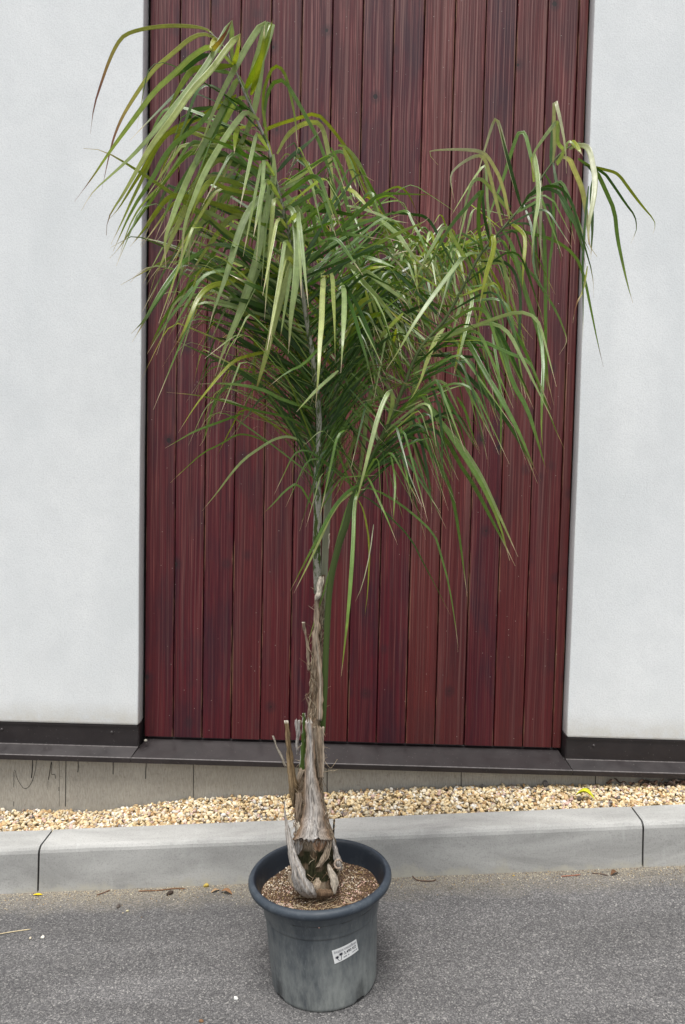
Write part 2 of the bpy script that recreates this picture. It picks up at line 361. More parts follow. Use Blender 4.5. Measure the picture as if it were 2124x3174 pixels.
for (x, y, fl) in ((6, 2260.6, f1), (347, 2269.5, f1), (1840.6, 2311, f2)):
    c_ = at(x, y, 3.3095); m = MB(); K = 12
    for (r_, h) in ((.0068, 0), (.0062, .0022), (.004, .0040), (.0012, .0048)):
        for k in range(K): m.V.append(Vector((c_.x+r_*math.cos(k*2*math.pi/K), 3.3093-h, c_.z+r_*math.sin(k*2*math.pi/K)))); m.C.append((1, 1, 1))
    for i in range(3):
        for k in range(K): m.F.append((i*K+k, i*K+(k+1) % K, (i+1)*K+(k+1) % K, (i+1)*K+k))
    m.F.append(tuple(range(3*K, 4*K)))
    s_ = m.build('screw', m_screw, None, True); s_.parent = fl
# plinth
PY = 3.305
m = MB(); m.box((-5.5, PY, -.5), (5.5, 3.38, .3155)); pl_ = child(m.build('concrete_plinth', m_plinth), B)
m = MB()
def sub(o, par):
    o.parent = par; return o
def pline(x0, y0, x1, y1, wd, mb, Y=PY-.0012):
    a = at(x0, y0, Y); b = at(x1, y1, Y); d = (b-a).normalized(); s_ = Vector((d.z, 0, -d.x))*wd/2
    mb.add([a-s_, a+s_, b+s_, b-s_], [(0, 1, 2, 3)])
for (x0, y0, x1, y1, wd) in ((205, 2340, 203, 2500, .0032), (184, 2350, 184, 2500, .0012), (600.5, 2355, 599.5, 2480, .0026), (1014.5, 2370, 1014, 2470, .0036), (1430, 2380, 1430, 2460, .003), (1846, 2395, 1846, 2450, .004)):
    m = MB(); pline(x0, y0, x1, y1, wd, m); sub(m.build('plinth_joint', m_joint), pl_)
Q = lambda x, y: (x*.3189, 2200+y*.3189)
def scr(pts, wd):
    pts = chaikin([Vector((*Q(*p), 0)) for p in pts], 1)
    m = MB()
    for a, b in zip(pts[:-1], pts[1:]): pline(a.x, a.y, b.x, b.y, wd, m)
    sub(m.build('marker_line', m_line), pl_)
def chaikin(P, it=2):
    for _ in range(it):
        q = [P[0]]
        for a, b in zip(P[:-1], P[1:]): q += [a*.75+b*.25, a*.25+b*.75]
        q.append(P[-1]); P = q
    return P
scr([(318, 485), (315, 580), (307, 665)], .0042); scr([(356, 488), (345, 590), (318, 690), (280, 755), (235, 772), (195, 720), (160, 650), (155, 610), (143, 585)], .0019)
scr([(137, 605), (134, 755)], .0017); scr([(133, 890), (133, 938)], .0015); scr([(500, 505), (488, 580), (472, 680)], .0032); scr([(500, 505), (508, 545), (494, 610), (508, 635), (535, 622), (542, 670)], .0022)
scr([(470, 690), (462, 780)], .0008); scr([(760, 500), (762, 560), (757, 608)], .0034); scr([(1102, 505), (1100, 628)], .0034); scr([(1422, 515), (1415, 672)], .0032); scr([(575, 750), (574, 790)], .003)
# small pipe stub on the plinth
c_ = at(1690, 2427, PY); m = MB(); m.tube([(c_.x, PY+.01, c_.z), (c_.x, PY-.014, c_.z), (c_.x, PY-.017, c_.z)], [.013, .013, .009], 14); child(m.build('pipe_stub', m_flash), B)
# ---- gravel strip
gw = [(-3, -.09), (-1.6, .028), (-1.13, .034), (-.708, .112), (-.3, .135), (.0285, .170), (.56, .205), (1.172, .228), (1.52, .246), (3, .32)]
gx = [p_[0] for p_ in gw]; gzv = [p_[1] for p_ in gw]
def gravel_z(x, y):
    y0 = KY(x)+.15; f = min(1, max(0, (y-y0)/(PY-y0))); zk = SL*x+.166; zw = float(np.interp(x, gx, gzv))-.006
    return zk+(zw-zk)*f**1.2
V = []; Fc = []; nx, ny = 90, 8
for j in range(ny+1):
    for i in range(nx+1):
        x = -3.6+7.2*i/nx; y = KY(x)+.148+(PY-.001-KY(x)-.148)*j/ny; V.append((x, y, gravel_z(x, y)-.014))
for j in range(ny):
    for i in range(nx): a = j*(nx+1)+i; Fc.append((a, a+1, a+nx+2, a+nx+1))
m_bed = Mat('gravel_bed', .9, .2); m_bed.color(m_bed.ramp(m_bed.noise(70, 4, .7), [(.35, (.10, .07, .04)), (.65, (.34, .26, .14))]))
tag(mesh('gravel_bed', V, Fc, m_bed.m), kind='structure')
def ico(sub):
    import bmesh
    bm = bmesh.new(); bmesh.ops.create_icosphere(bm, subdivisions=sub, radius=1)
    V = np.array([v.co[:] for v in bm.verts]); Fi = np.array([[v.index for v in f.verts] for f in bm.faces]); bm.free(); return V, Fi
def scatter(name, P, rad, cols, sub, mat, flat=(1, .75, .55), rough=.25, ang=True):
    V0, F0 = ico(sub); nv = len(V0); N = len(P); var = []
    for k in range(14):
        s = np.ones(nv)
        for _ in range(7):                        # chip flat facets off a ball
            n_ = rng.normal(size=3); n_ /= np.linalg.norm(n_); h = rng.uniform(.55, .9); d_ = V0@n_; s = np.where(d_*s > h, h/np.maximum(d_, 1e-3), s) if ang else s
        v = V0*s[:, None]*(1+rng.normal(size=(nv, 1))*rough*.15); v = v*np.array(flat)*rng.uniform(.8, 1.2, 3); var.append(v)
    out = np.empty((N, nv, 3))
    for i in range(N):
        q = rng.normal(size=4); q[1:3] *= .45; q /= np.linalg.norm(q); w_, x_, y_, z_ = q
        Rm = np.array([[1-2*(y_*y_+z_*z_), 2*(x_*y_-z_*w_), 2*(x_*z_+y_*w_)], [2*(x_*y_+z_*w_), 1-2*(x_*x_+z_*z_), 2*(y_*z_-x_*w_)], [2*(x_*z_-y_*w_), 2*(y_*z_+x_*w_), 1-2*(x_*x_+y_*y_)]])
        a = rng.uniform(0, 6.28); Rz = np.array([[math.cos(a), -math.sin(a), 0], [math.sin(a), math.cos(a), 0], [0, 0, 1]])
        out[i] = (var[rng.integers(14)]*rad[i])@(Rz@Rm).T+P[i]
    Vv = out.reshape(-1, 3); Fi = (F0[None]+(np.arange(N)*nv)[:, None, None]).reshape(-1, 3)
    me = bpy.data.meshes.new(name); me.vertices.add(len(Vv)); me.vertices.foreach_set('co', Vv.ravel().astype('f'))
    me.loops.add(Fi.size); me.loops.foreach_set('vertex_index', Fi.ravel().astype('i')); me.polygons.add(len(Fi)); me.polygons.foreach_set('loop_start', np.arange(0, Fi.size, 3, dtype='i'))
    me.update(calc_edges=True); a = me.color_attributes.new('Col', 'FLOAT_COLOR', 'POINT'); c = np.ones((len(Vv), 4), 'f'); c[:, :3] = np.repeat(cols, nv, 0); a.data.foreach_set('color', c.ravel())
    me.materials.append(mat); o = bpy.data.objects.new(name, me); COL.objects.link(o); return o
pal = np.array([(.70, .54, .31), (.76, .62, .39), (.56, .40, .22), (.80, .72, .58), (.48, .30, .14), (.70, .62, .45), (.36, .28, .22), (.22, .20, .19), (.60, .42, .36), (.80, .77, .70), (.66, .50, .26), (.30, .25, .15)])
pw = np.array([.18, .17, .12, .12, .07, .11, .04, .025, .04, .045, .06, .02]); pw /= pw.sum()
def stones(N, x0, x1, r0, r1, lift):
    P = np.empty((N, 3)); X = rng.uniform(x0, x1, N)
    for i, x in enumerate(X):
        y0 = KY(x)+.158; y = rng.uniform(y0, PY-.008); P[i] = (x, y, gravel_z(x, y)+rng.uniform(-.010, .004)+lift)
    return P, rng.uniform(r0, r1, N)*np.where(rng.random(N) < .12, 1.3, 1)
P1, r1 = stones(9500, -2.2, 2.2, .0068, .0130, 0)
cc = pal[rng.choice(len(pal), len(P1), p=pw)]*rng.uniform(.68, 1.12, (len(P1), 1))
gr = scatter('gravel', P1, r1, cc, 2, m_stone); tag(gr, 'buff and ochre pebble gravel strip between kerb and plinth', 'gravel', kind='stuff')
#@@PALM@@
# ================================================================== POTTED PALM
PB = Vector((-.0635, 2.286, 0)); PB.z = gz(PB.x)+.001; TILT = -.062
root = empty('potted_palm', PB); tag(root, 'tall drooping feather palm with shaggy trunk in a dusty black plastic pot', 'palm')
PM = Matrix.Translation(PB) @ Matrix.Rotation(TILT, 4, 'Y')
def local(o, par, rot=False):         # part modelled in pot space
    o.parent = par
    if rot: o.rotation_euler = (0, TILT, 0)
    return o
def outer_r(z):
    return float(np.interp(z, [0, .004, .012, .16, .228, .236, .246, .300, .306], [.160, .1640, .1665, .1745, .1775, .1785, .1830, .1960, .1970]))
# pot
prof = [(.150, .006), (.158, 0), (.1615, 0), (.1645, .004), (.1665, .012), (.1705, .08), (.1745, .16), (.1775, .226), (.1772, .230), (.1815, .2335), (.1828, .2375), (.1818, .242), (.1838, .249), (.1872, .268), (.1968, .306), (.1985, .3105), (.204, .312),
        (.210, .312), (.218, .3135), (.2235, .318), (.2262, .325), (.2260, .332), (.2225, .3375), (.217, .3405), (.211, .3412), (.2065, .340), (.2030, .335), (.2000, .325), (.1935, .300), (.183, .25), (.14, .20)]
NA = 120; V = []; Fc = []; PC = []
for i in range(NA):
    a = 2*math.pi*i/NA
    ds = min(abs((math.degrees(a)-c+180) % 360-180) for c in (218, 313, 40, 130))
    for k, (r_, z_) in enumerate(prof):
        if ds < 7 and k < 5: z_ = max(z_, .0125)
        wob = 1+.004*math.sin(2*a+.6)*(z_/.34)+.0015*mnoise.noise(Vector((3*math.cos(a), 3*math.sin(a), z_*9)))
        V.append((r_*wob*math.cos(a), r_*wob*math.sin(a), z_)); PC.append((1 if k >= len(prof)-6 else 0, 1 if k >= 16 else 0, 0))
K = len(prof)
for i in range(NA):
    for k in range(K-1): a, b = i*K, ((i+1) % NA)*K; Fc.append((a+k, b+k, b+k+1, a+k+1))
pot = mesh('pot', V, Fc, m_pot, root, PC, True); pot.rotation_euler = (0, TILT, 0); pot['label'] = 'dusty black plastic nursery pot with a thick rolled rim'
# price label
PMi = PM.inverted()
def hit(x, y):
    o_ = PMi @ Vector((0, 0, CAMZ)); d = (PMi.to_3x3() @ ray(x, y)).normalized(); r_ = .174
    for _ in range(6):
        A = d.x**2+d.y**2; Bq = 2*(o_.x*d.x+o_.y*d.y); Cq = o_.x**2+o_.y**2-r_*r_
        t = (-Bq-math.sqrt(Bq*Bq-4*A*Cq))/(2*A); p = o_+d*t; r_ = outer_r(p.z)
    return math.atan2(p.y, p.x), p.z
c8 = lambda x, y: (700+.3827*x, 2550+.3827*y)
TL, TR, BR, BL = [hit(*c8(*p)) for p in ((858, 1035), (1055, 940), (1073, 1030), (882, 1143))]
def lab(u, v, off):
    th = (TL[0]*(1-u)+TR[0]*u)*(1-v)+(BL[0]*(1-u)+BR[0]*u)*v; z_ = (TL[1]*(1-u)+TR[1]*u)*(1-v)+(BL[1]*(1-u)+BR[1]*u)*v
    r_ = outer_r(z_)+off; return Vector((r_*math.cos(th), r_*math.sin(th), z_))
V = []; Fc = []; N = 12
for j in range(N+1):
    for i in range(N+1): V.append(lab(i/N, j/N, .0012))
for j in range(N):
    for i in range(N): a = j*(N+1)+i; Fc.append((a, a+1, a+N+2, a+N+1))
lb = mesh('price_label', V, Fc, m_label, pot); lb['label'] = 'small white price label'
def text(body, u0, v0, u1, v1, mat, bold=0):
    cu = bpy.data.curves.new('t', 'FONT'); cu.body = body; cu.resolution_u = 2; cu.offset = bold
    ob = bpy.data.objects.new('t', cu); COL.objects.link(ob); dg = bpy.context.evaluated_depsgraph_get(); dg.update()
    me = bpy.data.meshes.new_from_object(ob.evaluated_get(dg)); bpy.data.objects.remove(ob)
    xs = [v.co.x for v in me.vertices]; ys_ = [v.co.y for v in me.vertices]; ax, bx_, ay, by = min(xs), max(xs), min(ys_), max(ys_)
    for v in me.vertices:
        v.co = lab(u0+(u1-u0)*(v.co.x-ax)/(bx_-ax), v1+(v0-v1)*(v.co.y-ay)/(by-ay), .0017)
    me.materials.clear(); me.materials.append(mat); o = bpy.data.objects.new('label_text', me); COL.objects.link(o); o.parent = lb; return o
text('Arecastrum romanzoffianum', .05, .07, .96, .31, m_ink2, .01)
text('3.490 K\u010d', .42, .38, .93, .63, m_ink, .018)
m = MB()                                             # third line: printed too small to read, only grey blocks
for (u0, u1) in ((.37, .42), (.43, .51), (.55, .60), (.72, .74), (.76, .80), (.82, .87), (.89, .95)):
    m.add([lab(u0, .84, .0017), lab(u1, .84, .0017), lab(u1, .75, .0017), lab(u0, .75, .0017)], [(0, 1, 2, 3)])
m.build('label_small_print', m_ink2, lb)
m = MB()
for (cu_, cv_, rr) in ((.30, .50, .10), (.14, .62, .09)):           # two little palm heads
    pts = []
    for k in range(22):
        a = k*math.pi/11; q = rr*(1 if k % 2 else .45)*(1-.2*math.sin(a)); pts.append(lab(cu_+q*math.cos(a), cv_+q*1.5*math.sin(a), .0018))
    m.add([lab(cu_, cv_, .0018)]+pts, [(0, 1+k, 1+(k+1) % 22) for k in range(22)])
def lline(pts, wd):
    for a, b in zip(pts[:-1], pts[1:]):
        dx, dy = b[0]-a[0], b[1]-a[1]; l_ = math.hypot(dx, dy); ox, oy = -dy/l_*wd, dx/l_*wd
        m.add([lab(a[0]-ox, a[1]-oy, .0019), lab(a[0]+ox, a[1]+oy, .0019), lab(b[0]+ox, b[1]+oy, .0019), lab(b[0]-ox, b[1]-oy, .0019)], [(0, 1, 2, 3)])
lline([(.13, .68), (.19, .88), (.27, .90), (.30, .58)], .010)
o = m.build('label_emblem', m_ink, lb)
# soil
def soil_z(x, y):
    r_ = math.hypot(x, y); return .278+.016*math.exp(-(r_/.075)**2)+.007*mnoise.noise(Vector((x*14, y*14, 1)))+.004*mnoise.noise(Vector((x*40, y*40, 4)))
V = [(0, 0, soil_z(0, 0))]; Fc = []
for k in range(1, 13):
    for i in range(48):
        a = i*math.pi/24; r_ = .1905*k/12; V.append((r_*math.cos(a), r_*math.sin(a), soil_z(r_*math.cos(a), r_*math.sin(a))))
for i in range(48): Fc.append((0, 1+i, 1+(i+1) % 48))
for k in range(11):
    for i in range(48): a = 1+k*48; Fc.append((a+i, a+48+i, a+48+(i+1) % 48, a+(i+1) % 48))
ms_ = Mat('potting_soil', .95, .2); ms_.color(ms_.mix(ms_.noise(60, 5, .8), (.025, .016, .010), (.16, .10, .065))); ms_.bump(ms_.noise(150, 4, .8), 1, .003)
soil = mesh('potting_soil', V, Fc, ms_.m, root, None, True); soil.rotation_euler = (0, TILT, 0)
N = 8000; P = []; Cs = []; Rr = []
spal = [(.10, .06, .04), (.34, .23, .14), (.68, .55, .40), (.74, .50, .42), (.85, .77, .64), (.18, .12, .08), (.40, .30, .14)]
for i in range(N):
    r_ = .187*math.sqrt(random.random()); a = random.uniform(0, 6.283); x, y = r_*math.cos(a), r_*math.sin(a)
    pale = mnoise.noise(Vector((x*16, y*16, 9)))+(.25 if x < -.05 else -.05)
    pink = mnoise.noise(Vector((x*13+5, y*13, 3)))
    wts = [3-4*pale, 2, 1.2+3*pale, (2.2+4*pale) if pink > .05 else .3, .7+2*pale, 2, .8]; wts = [max(.05, q) for q in wts]
    P.append((x, y, soil_z(x, y)+random.uniform(-.001, .0015))); Rr.append(random.uniform(.0013, .0038)*(1.5 if random.random() < .06 else 1)); Cs.append(random.choices(spal, wts)[0])
sg = scatter('soil_grains', np.array(P), np.array(Rr), np.array(Cs)*rng.uniform(.7, 1.1, (N, 1)), 1, m_soil); sg.parent = soil; tag(sg, kind='stuff')
# bits on the soil
def W2(x, y, Y): return at(x, y, Y+.03)-PB            # world point in root space (root is unrotated)
TY = 2.250
m = MB()
def catmull(P, n=5):
    out = []; Q_ = [P[0]]+P+[P[-1]]
    for i in range(1, len(Q_)-2):
        p0, p1, p2, p3 = Q_[i-1:i+3]
        for j in range(n):
            t = j/n; out.append(.5*((2*p1)+(p2-p0)*t+(2*p0-5*p1+4*p2-p3)*t*t+(3*p1-p0-3*p2+p3)*t**3))
    out.append(P[-1]); return out
# ---- trunk core: rows of (y, left, right) in photo pixels
rows = [(2778, 950, 1020), (2760, 925, 1040), (2735, 908, 1052), (2700, 906, 1058), (2660, 909, 1052), (2600, 911, 1038), (2521, 912, 1016), (2444, 915, 1004), (2368, 932, 1003), (2300, 940, 1003), (2238, 950, 1003),
        (2176, 957, 996), (2080, 962, 1000), (1992, 968, 1000), (1940, 972, 1001), (1896, 974, 1003), (1819, 978, 1008), (1780, 981, 1010)]
V = []; Fc = []; Cc = []; KA = 28
ctr = catmull([Vector((y, l, r_)) for (y, l, r_) in rows], 6)
for i, q in enumerate(ctr):
    y, l, r_ = q; cx = (l+r_)/2; rad = (r_-l)/2/F*TY; c_ = W2(cx, y, TY)
    for j in range(KA):
        a = 2*math.pi*j/KA; n_ = mnoise.noise(Vector((math.cos(a)*3.2, math.sin(a)*3.2, y*.018)))+.6*mnoise.noise(Vector((math.cos(a)*9, math.sin(a)*9, y*.05)))
        rr = rad*(1+.14*n_); V.append(c_+Vector((rr*math.cos(a), rr*math.sin(a), 0)))
        gx_ = mnoise.noise(Vector((a*4, y*.03, 3)))
        if 2600 < y < 2700 and gx_ > -.25: cq = Vector((.034, .034, .015))                 # bare green-black bulb
        else: cq = Vector((.17, .115, .07)).lerp(Vector((.42, .34, .25)), max(0, min(1, .45+gx_)))
        Cc.append(cq)
for i in range(len(ctr)-1):
    for j in range(KA): Fc.append((i*KA+j, i*KA+(j+1) % KA, (i+1)*KA+(j+1) % KA, (i+1)*KA+j))
trunk = mesh('trunk', V, Fc, m_fib, root, Cc, True); trunk['label'] = 'shaggy brown trunk swollen at the foot'
# sheaths: rows of (x left, x right, y, depth)
def strip(name, rows, conv, col, bulge=.25, ragged=0, mat=None, par=None, tipcol=None, edge=None, nc=9, thick=.0016, seed=0, petr=None):
    pts = catmull([Vector((*conv(l, y), conv(r_, y)[0])) for (l, r_, y, *d) in rows], 5)
    dep = catmull([Vector((d[0] if d else TY-.05, 0, 0)) for (l, r_, y, *d) in rows], 5)
    V = []; Cc = []; n = len(pts)
    for i in range(n):
        l, y, r_ = pts[i].x, pts[i].y, pts[i].z; D = dep[i].x
        for j in range(nc):
            f = j/(nc-1); x = l+(r_-l)*f+(2*f-1)*(abs(r_-l)*.10+3)*mnoise.noise(Vector((y*.045, seed*2.3, round(f)*5)))*(1 if mat is None else .3)*abs(2*f-1)**2; wd = abs(r_-l)/F*D
            b_ = bulge*wd*(1-(2*f-1)**2)
            nz = mnoise.noise(Vector((f*6+seed, y*.022, seed)))*.0035+mnoise.noise(Vector((f*19, y*.03, seed+4)))*.0015
            yy = y+(ragged*mnoise.noise(Vector((f*9, seed*3, i == 0)))*2 if i in (0, n-1) else 0)
            V.append(W2(x, yy, D-b_+nz))
            k_ = .5+.9*mnoise.noise(Vector((f*7+seed, y*.004, 2.2+seed))); c_ = Vector(col[0]).lerp(Vector(col[1]), max(0, min(1, k_)))
            if mnoise.noise(Vector((f*(14+nc), y*.012, seed+9))) > .42: c_ = c_*.45  # dark slits: crevice shade painted into the sheath colour
            if edge: c_ = c_.lerp(Vector(edge), min(1, abs(2*f-1)**1.6*(1.1+.6*mnoise.noise(Vector((y*.02, seed, f))))))
            if tipcol and i == 0: c_ = Vector(tipcol)
            if petr: c_ = Vector((petr[0]+petr[1]*(abs(2*f-1)-.5), petr[2], 0))
            Cc.append(c_)
    nn = len(V); back = [v+Vector((0, thick+.0015, 0)) for v in V]; V += back; Cc += Cc
    Fc = []
    for i in range(n-1):
        for j in range(nc-1):
            a = i*nc+j; Fc.append((a, a+nc, a+nc+1, a+1)); Fc.append((nn+a, nn+a+1, nn+a+nc+1, nn+a+nc))
        for a in (i*nc, i*nc+nc-1): Fc.append((a, nn+a, nn+a+nc, a+nc))
    for j in range(nc-1):
        Fc.append((j, j+1, nn+j+1, nn+j)); a = (n-1)*nc+j; Fc.append((a, nn+a, nn+a+1, a+1))
    return mesh(name, V, Fc, mat or m_fib, par or trunk, Cc, True)
e1 = lambda x, y: (850+.19206*x, 1550+.19206*y); e2 = lambda x, y: (820+.17857*x, 2200+.17857*y); e3 = lambda x, y: (820+.19133*x, 2450+.19133*y)
grey = ((.40, .35, .30), (.58, .56, .54)); tan = ((.30, .22, .15), (.50, .41, .31)); dk = ((.10, .065, .04), (.24, .16, .10)); pale = ((.50, .43, .34), (.70, .63, .52))
strip('leaf_sheath', [(705, 835, 200, 2.192), (722, 862, 500, 2.190), (715, 880, 800, 2.188), (700, 905, 1100, 2.186), (690, 970, 1400, 2.184), (690, 1035, 1700, 2.182), (630, 1070, 1950, 2.180), (560, 1130, 2130, 2.178), (520, 1180, 2260, 2.176)], e2, grey, .22, 14, tipcol=(.7, .66, .6), edge=(.25, .17, .11), seed=1, nc=17)
strip('leaf_sheath', [(480, 640, 700, 2.188), (485, 612, 850, 2.187), (500, 600, 960, 2.188), (530, 566, 1040, 2.190)], e3, grey, .2, 0, seed=2)
strip('leaf_sheath', [(780, 1010, 660, 2.196), (760, 1005, 780, 2.195), (720, 990, 880, 2.194), (790, 940, 985, 2.193)], e3, ((.28, .12, .05), (.62, .42, .28)), .2, 7, seed=3)
s_ = strip('leaf_sheath', [(318, 330, 175, 2.185), (318, 352, 400, 2.178), (334, 400, 600, 2.172), (348, 452, 800, 2.168), (372, 508, 1000, 2.164), (412, 594, 1200, 2.160), (442, 690, 1400, 2.156), (484, 770, 1540, 2.158), (530, 840, 1640, 2.162), (610, 870, 1705, 2.170), (700, 850, 1745, 2.178)], e3, grey, .25, 3, seed=4, nc=13)
strip('leaf_sheath', [(380, 470, 1330, 2.19), (390, 480, 1450, 2.185), (470, 560, 1580, 2.175)], e3, tan, .2, 2, seed=14)
strip('leaf_sheath', [(850, 950, 1300, 2.190), (800, 925, 1450, 2.186), (760, 915, 1560, 2.180), (800, 900, 1640, 2.178)], e3, tan, .25, 4, seed=5)
strip('leaf_sheath', [(1010, 1050, 1200, 2.186), (1030, 1140, 1330, 2.182), (1060, 1195, 1460, 2.178), (1090, 1180, 1560, 2.175), (1120, 1150, 1680, 2.172)], e3, pale, .25, 6, seed=6)
strip('leaf_sheath', [(850, 1060, 1600, 2.176), (840, 1120, 1660, 2.172), (830, 1110, 1720, 2.172)], e3, dk, .2, 4, seed=7)
strip('leaf_sheath', [(1035, 1075, 700, 2.186), (1010, 1100, 850, 2.182), (960, 1060, 1000, 2.178), (900, 1010, 1130, 2.176), (830, 900, 1250, 2.178)], e3, tan, .3, 3, seed=8)
strip('leaf_sheath', [(1090, 1130, 780, 2.20), (1100, 1190, 950, 2.197), (1120, 1230, 1090, 2.193), (1150, 1262, 1200, 2.19), (1190, 1240, 1290, 2.19)], e3, grey, .3, 4, seed=9)
m = MB(); c_ = W2(*e3(1195, 1175), 2.175); m.tube([c_+Vector((.004*math.cos(a)+.007*math.cos(a), -.004*a*.5, .012*math.sin(a))) for a in np.linspace(0, 5.6, 14)], .0032, 6, (.42, .33, .26)); m.build('curled_sheath', m_fib, trunk, True)
strip('leaf_stub', [(343, 417, 190, 2.225), (372, 465, 600, 2.225), (395, 520, 1000, 2.225), (422, 585, 1350, 2.225), (455, 560, 1550, 2.228), (495, 532, 1700, 2.235)], e2, ((.15, .095, .045), (.33, .24, .14)), .3, 0, tipcol=(.75, .7, .6), seed=10)
strip('leaf_stub', [(128, 160, 455, 2.24), (190, 232, 650, 2.24), (270, 318, 820, 2.24), (355, 400, 990, 2.24)], e2, ((.25, .2, .14), (.55, .5, .42)), .4, 0, seed=11, nc=5)
strip('leaf_stub', [(520, 610, 180, 2.235), (530, 625, 300, 2.235), (540, 600, 480, 2.235), (552, 592, 640, 2.235), (560, 585, 780, 2.238)], e2, grey, .3, 6, seed=12)
strip('leaf_stub', [(600, 650, 200, 2.236), (590, 622, 350, 2.24), (575, 600, 520, 2.242)], e2, tan, .3, 6, seed=13, nc=5)
strip('leaf_stub', [(450, 500, 1970, 2.25), (475, 520, 2100, 2.25), (505, 545, 2280, 2.25), (520, 575, 2480, 2.25), (540, 590, 2750, 2.25)], e1, tan, .4, 0, tipcol=(.8, .75, .6), seed=15, nc=5)
strip('leaf_sheath', [(720, 800, 1240, 2.21), (708, 800, 1330, 2.205), (690, 775, 1420, 2.203), (655, 760, 1540, 2.20), (650, 700, 1620, 2.205)], e1, pale, .35, 3, seed=16)
strip('leaf_sheath', [(645, 720, 1600, 2.212), (655, 735, 1850, 2.21), (640, 740, 2050, 2.208), (610, 730, 2200, 2.206), (640, 760, 2500, 2.204), (700, 790, 2900, 2.204), (690, 790, 3300, 2.204), (680, 780, 3560, 2.204)], e1, ((.26, .19, .13), (.60, .52, .42)), .3, 4, edge=(.30, .21, .14), seed=17)
strip('leaf_sheath', [(885, 908, 540, 2.23), (868, 900, 640, 2.228), (860, 885, 780, 2.226)], e1, pale, .3, 2, seed=18, nc=5)
strip('leaf_sheath', [(840, 1040, 300, 2.208), (850, 1045, 450, 2.206), (870, 1040, 650, 2.204), (900, 1035, 900, 2.203), (930, 1020, 1200, 2.20)], e2, ((.13, .085, .05), (.42, .33, .24)), .3, 14, edge=(.45, .38, .3), seed=19)
strip('leaf_sheath', [(560, 600, 1960, 2.186), (555, 625, 2060, 2.184), (560, 600, 2150, 2.186)], e2, pale, .3, 8, seed=31)
strip('leaf_sheath', [(590, 700, 1030, 2.206), (560, 660, 1120, 2.203), (565, 600, 1220, 2.203)], e2, tan, .3, 8, seed=32)
strip('leaf_sheath', [(540, 640, 1450, 2.200), (530, 660, 1700, 2.197), (525, 620, 1900, 2.196), (535, 580, 2040, 2.197)], e2, ((.16, .11, .07), (.42, .34, .26)), .3, 8, seed=33)
strip('leaf_sheath', [(1010, 1040, 1700, 2.196), (1020, 1090, 1900, 2.190), (1050, 1140, 2080, 2.186), (1080, 1150, 2200, 2.185)], e2, ((.16, .11, .07), (.42, .34, .26)), .3, 8, seed=34)
strip('petiole_base', [(655, 712, 60, 2.216), (655, 715, 250, 2.214), (640, 715, 500, 2.212), (620, 715, 800, 2.210), (598, 700, 1080, 2.208)], e2, grey, .3, 0, mat=m_pet, seed=20, petr=(.44, .16, 0))
# fibres
m = MB()
for i in range(900):
    if i < 620: y = random.uniform(2250, 2720); 
    else: y = random.uniform(1820, 2250)
    l = np.interp(y, [r_[0] for r_ in rows[::-1]], [r_[1] for r_ in rows[::-1]]); r_ = np.interp(y, [q[0] for q in rows[::-1]], [q[2] for q in rows[::-1]])
    f = random.choice((random.uniform(0, .25), random.uniform(.75, 1), random.uniform(0, 1))) if y < 2600 else random.uniform(0, 1)
    if y > 2585 and .2 < f < .8 and random.random() < .85: continue
    a = math.acos(max(-1, min(1, 2*f-1))); rad = (r_-l)/2/F*TY; base = W2((l+r_)/2, y, TY)+Vector((rad*math.cos(a)*1.02, -rad*math.sin(a)*1.08, 0))
    ln = random.uniform(.010, .036); d = Vector((random.gauss(0, .32), random.uniform(-.18, .1), random.choice((-1, 1))*random.uniform(.4, 1))).normalized(); bend = Vector((random.gauss(0, 1), random.uniform(-.4, .2), random.gauss(0, .6)))*.35
    P = [base+d*ln*t+bend*ln*t*t for t in (0, .25, .5, .75, 1)]
    c = random.choice(((.42, .33, .22), (.25, .16, .10), (.60, .50, .36), (.16, .10, .06))); rd = random.uniform(.0004, .0011)
    m.tube(P, [rd, rd, rd, rd*.8, rd*.3], 4, c)
for (pts) in ([(1040, 880), (1140, 1010), (1200, 960), (1265, 860)], [(1020, 1090), (1120, 1060), (1200, 1060), (1275, 1035)], [(900, 310), (960, 300), (1010, 360), (1060, 470)]):
    m.tube(catmull([W2(*e2(*p), 2.2) for p in pts], 4), .0006, 4, (.5, .4, .27))
for k in range(46):                                         # fibre ring round the bulb
    a0 = random.uniform(-2.9, -.3); c0 = W2(985, 2690+random.uniform(-14, 22), TY); rr = .062+random.uniform(0, .008); ln = random.uniform(.4, 1.5)
    m.tube([c0+Vector((rr*math.cos(a0+ln*t), rr*math.sin(a0+ln*t), .012*math.sin(t*3+k)-.006*k/20)) for t in np.linspace(0, 1, 7)], random.uniform(.0005, .0014), 4, random.choice(((.42, .33, .2), (.55, .45, .3), (.2, .13, .08))))
for k in range(90):                                        # frayed lower rim of the big sheath and torn edges
    x = random.uniform(540, 1120) if k < 60 else random.choice((random.uniform(500, 560), random.uniform(1060, 1130))); y = (2230+random.uniform(-30, 40)) if k < 60 else random.uniform(1700, 2150)
    b_ = W2(*e2(x, y), 2.174); d = Vector((random.gauss(0, .5), -.25, -1)).normalized(); ln = random.uniform(.006, .02)
    m.tube([b_, b_+d*ln*.5, b_+d*ln+Vector((random.gauss(0, .003), 0, 0))], [.0011, .0009, .0003], 4, random.choice(((.5, .43, .35), (.3, .2, .13), (.16, .1, .06), (.6, .52, .42))))
fib = m.build('trunk_fibre', m_fib, trunk, True); tag(fib, kind='stuff')
m = MB()
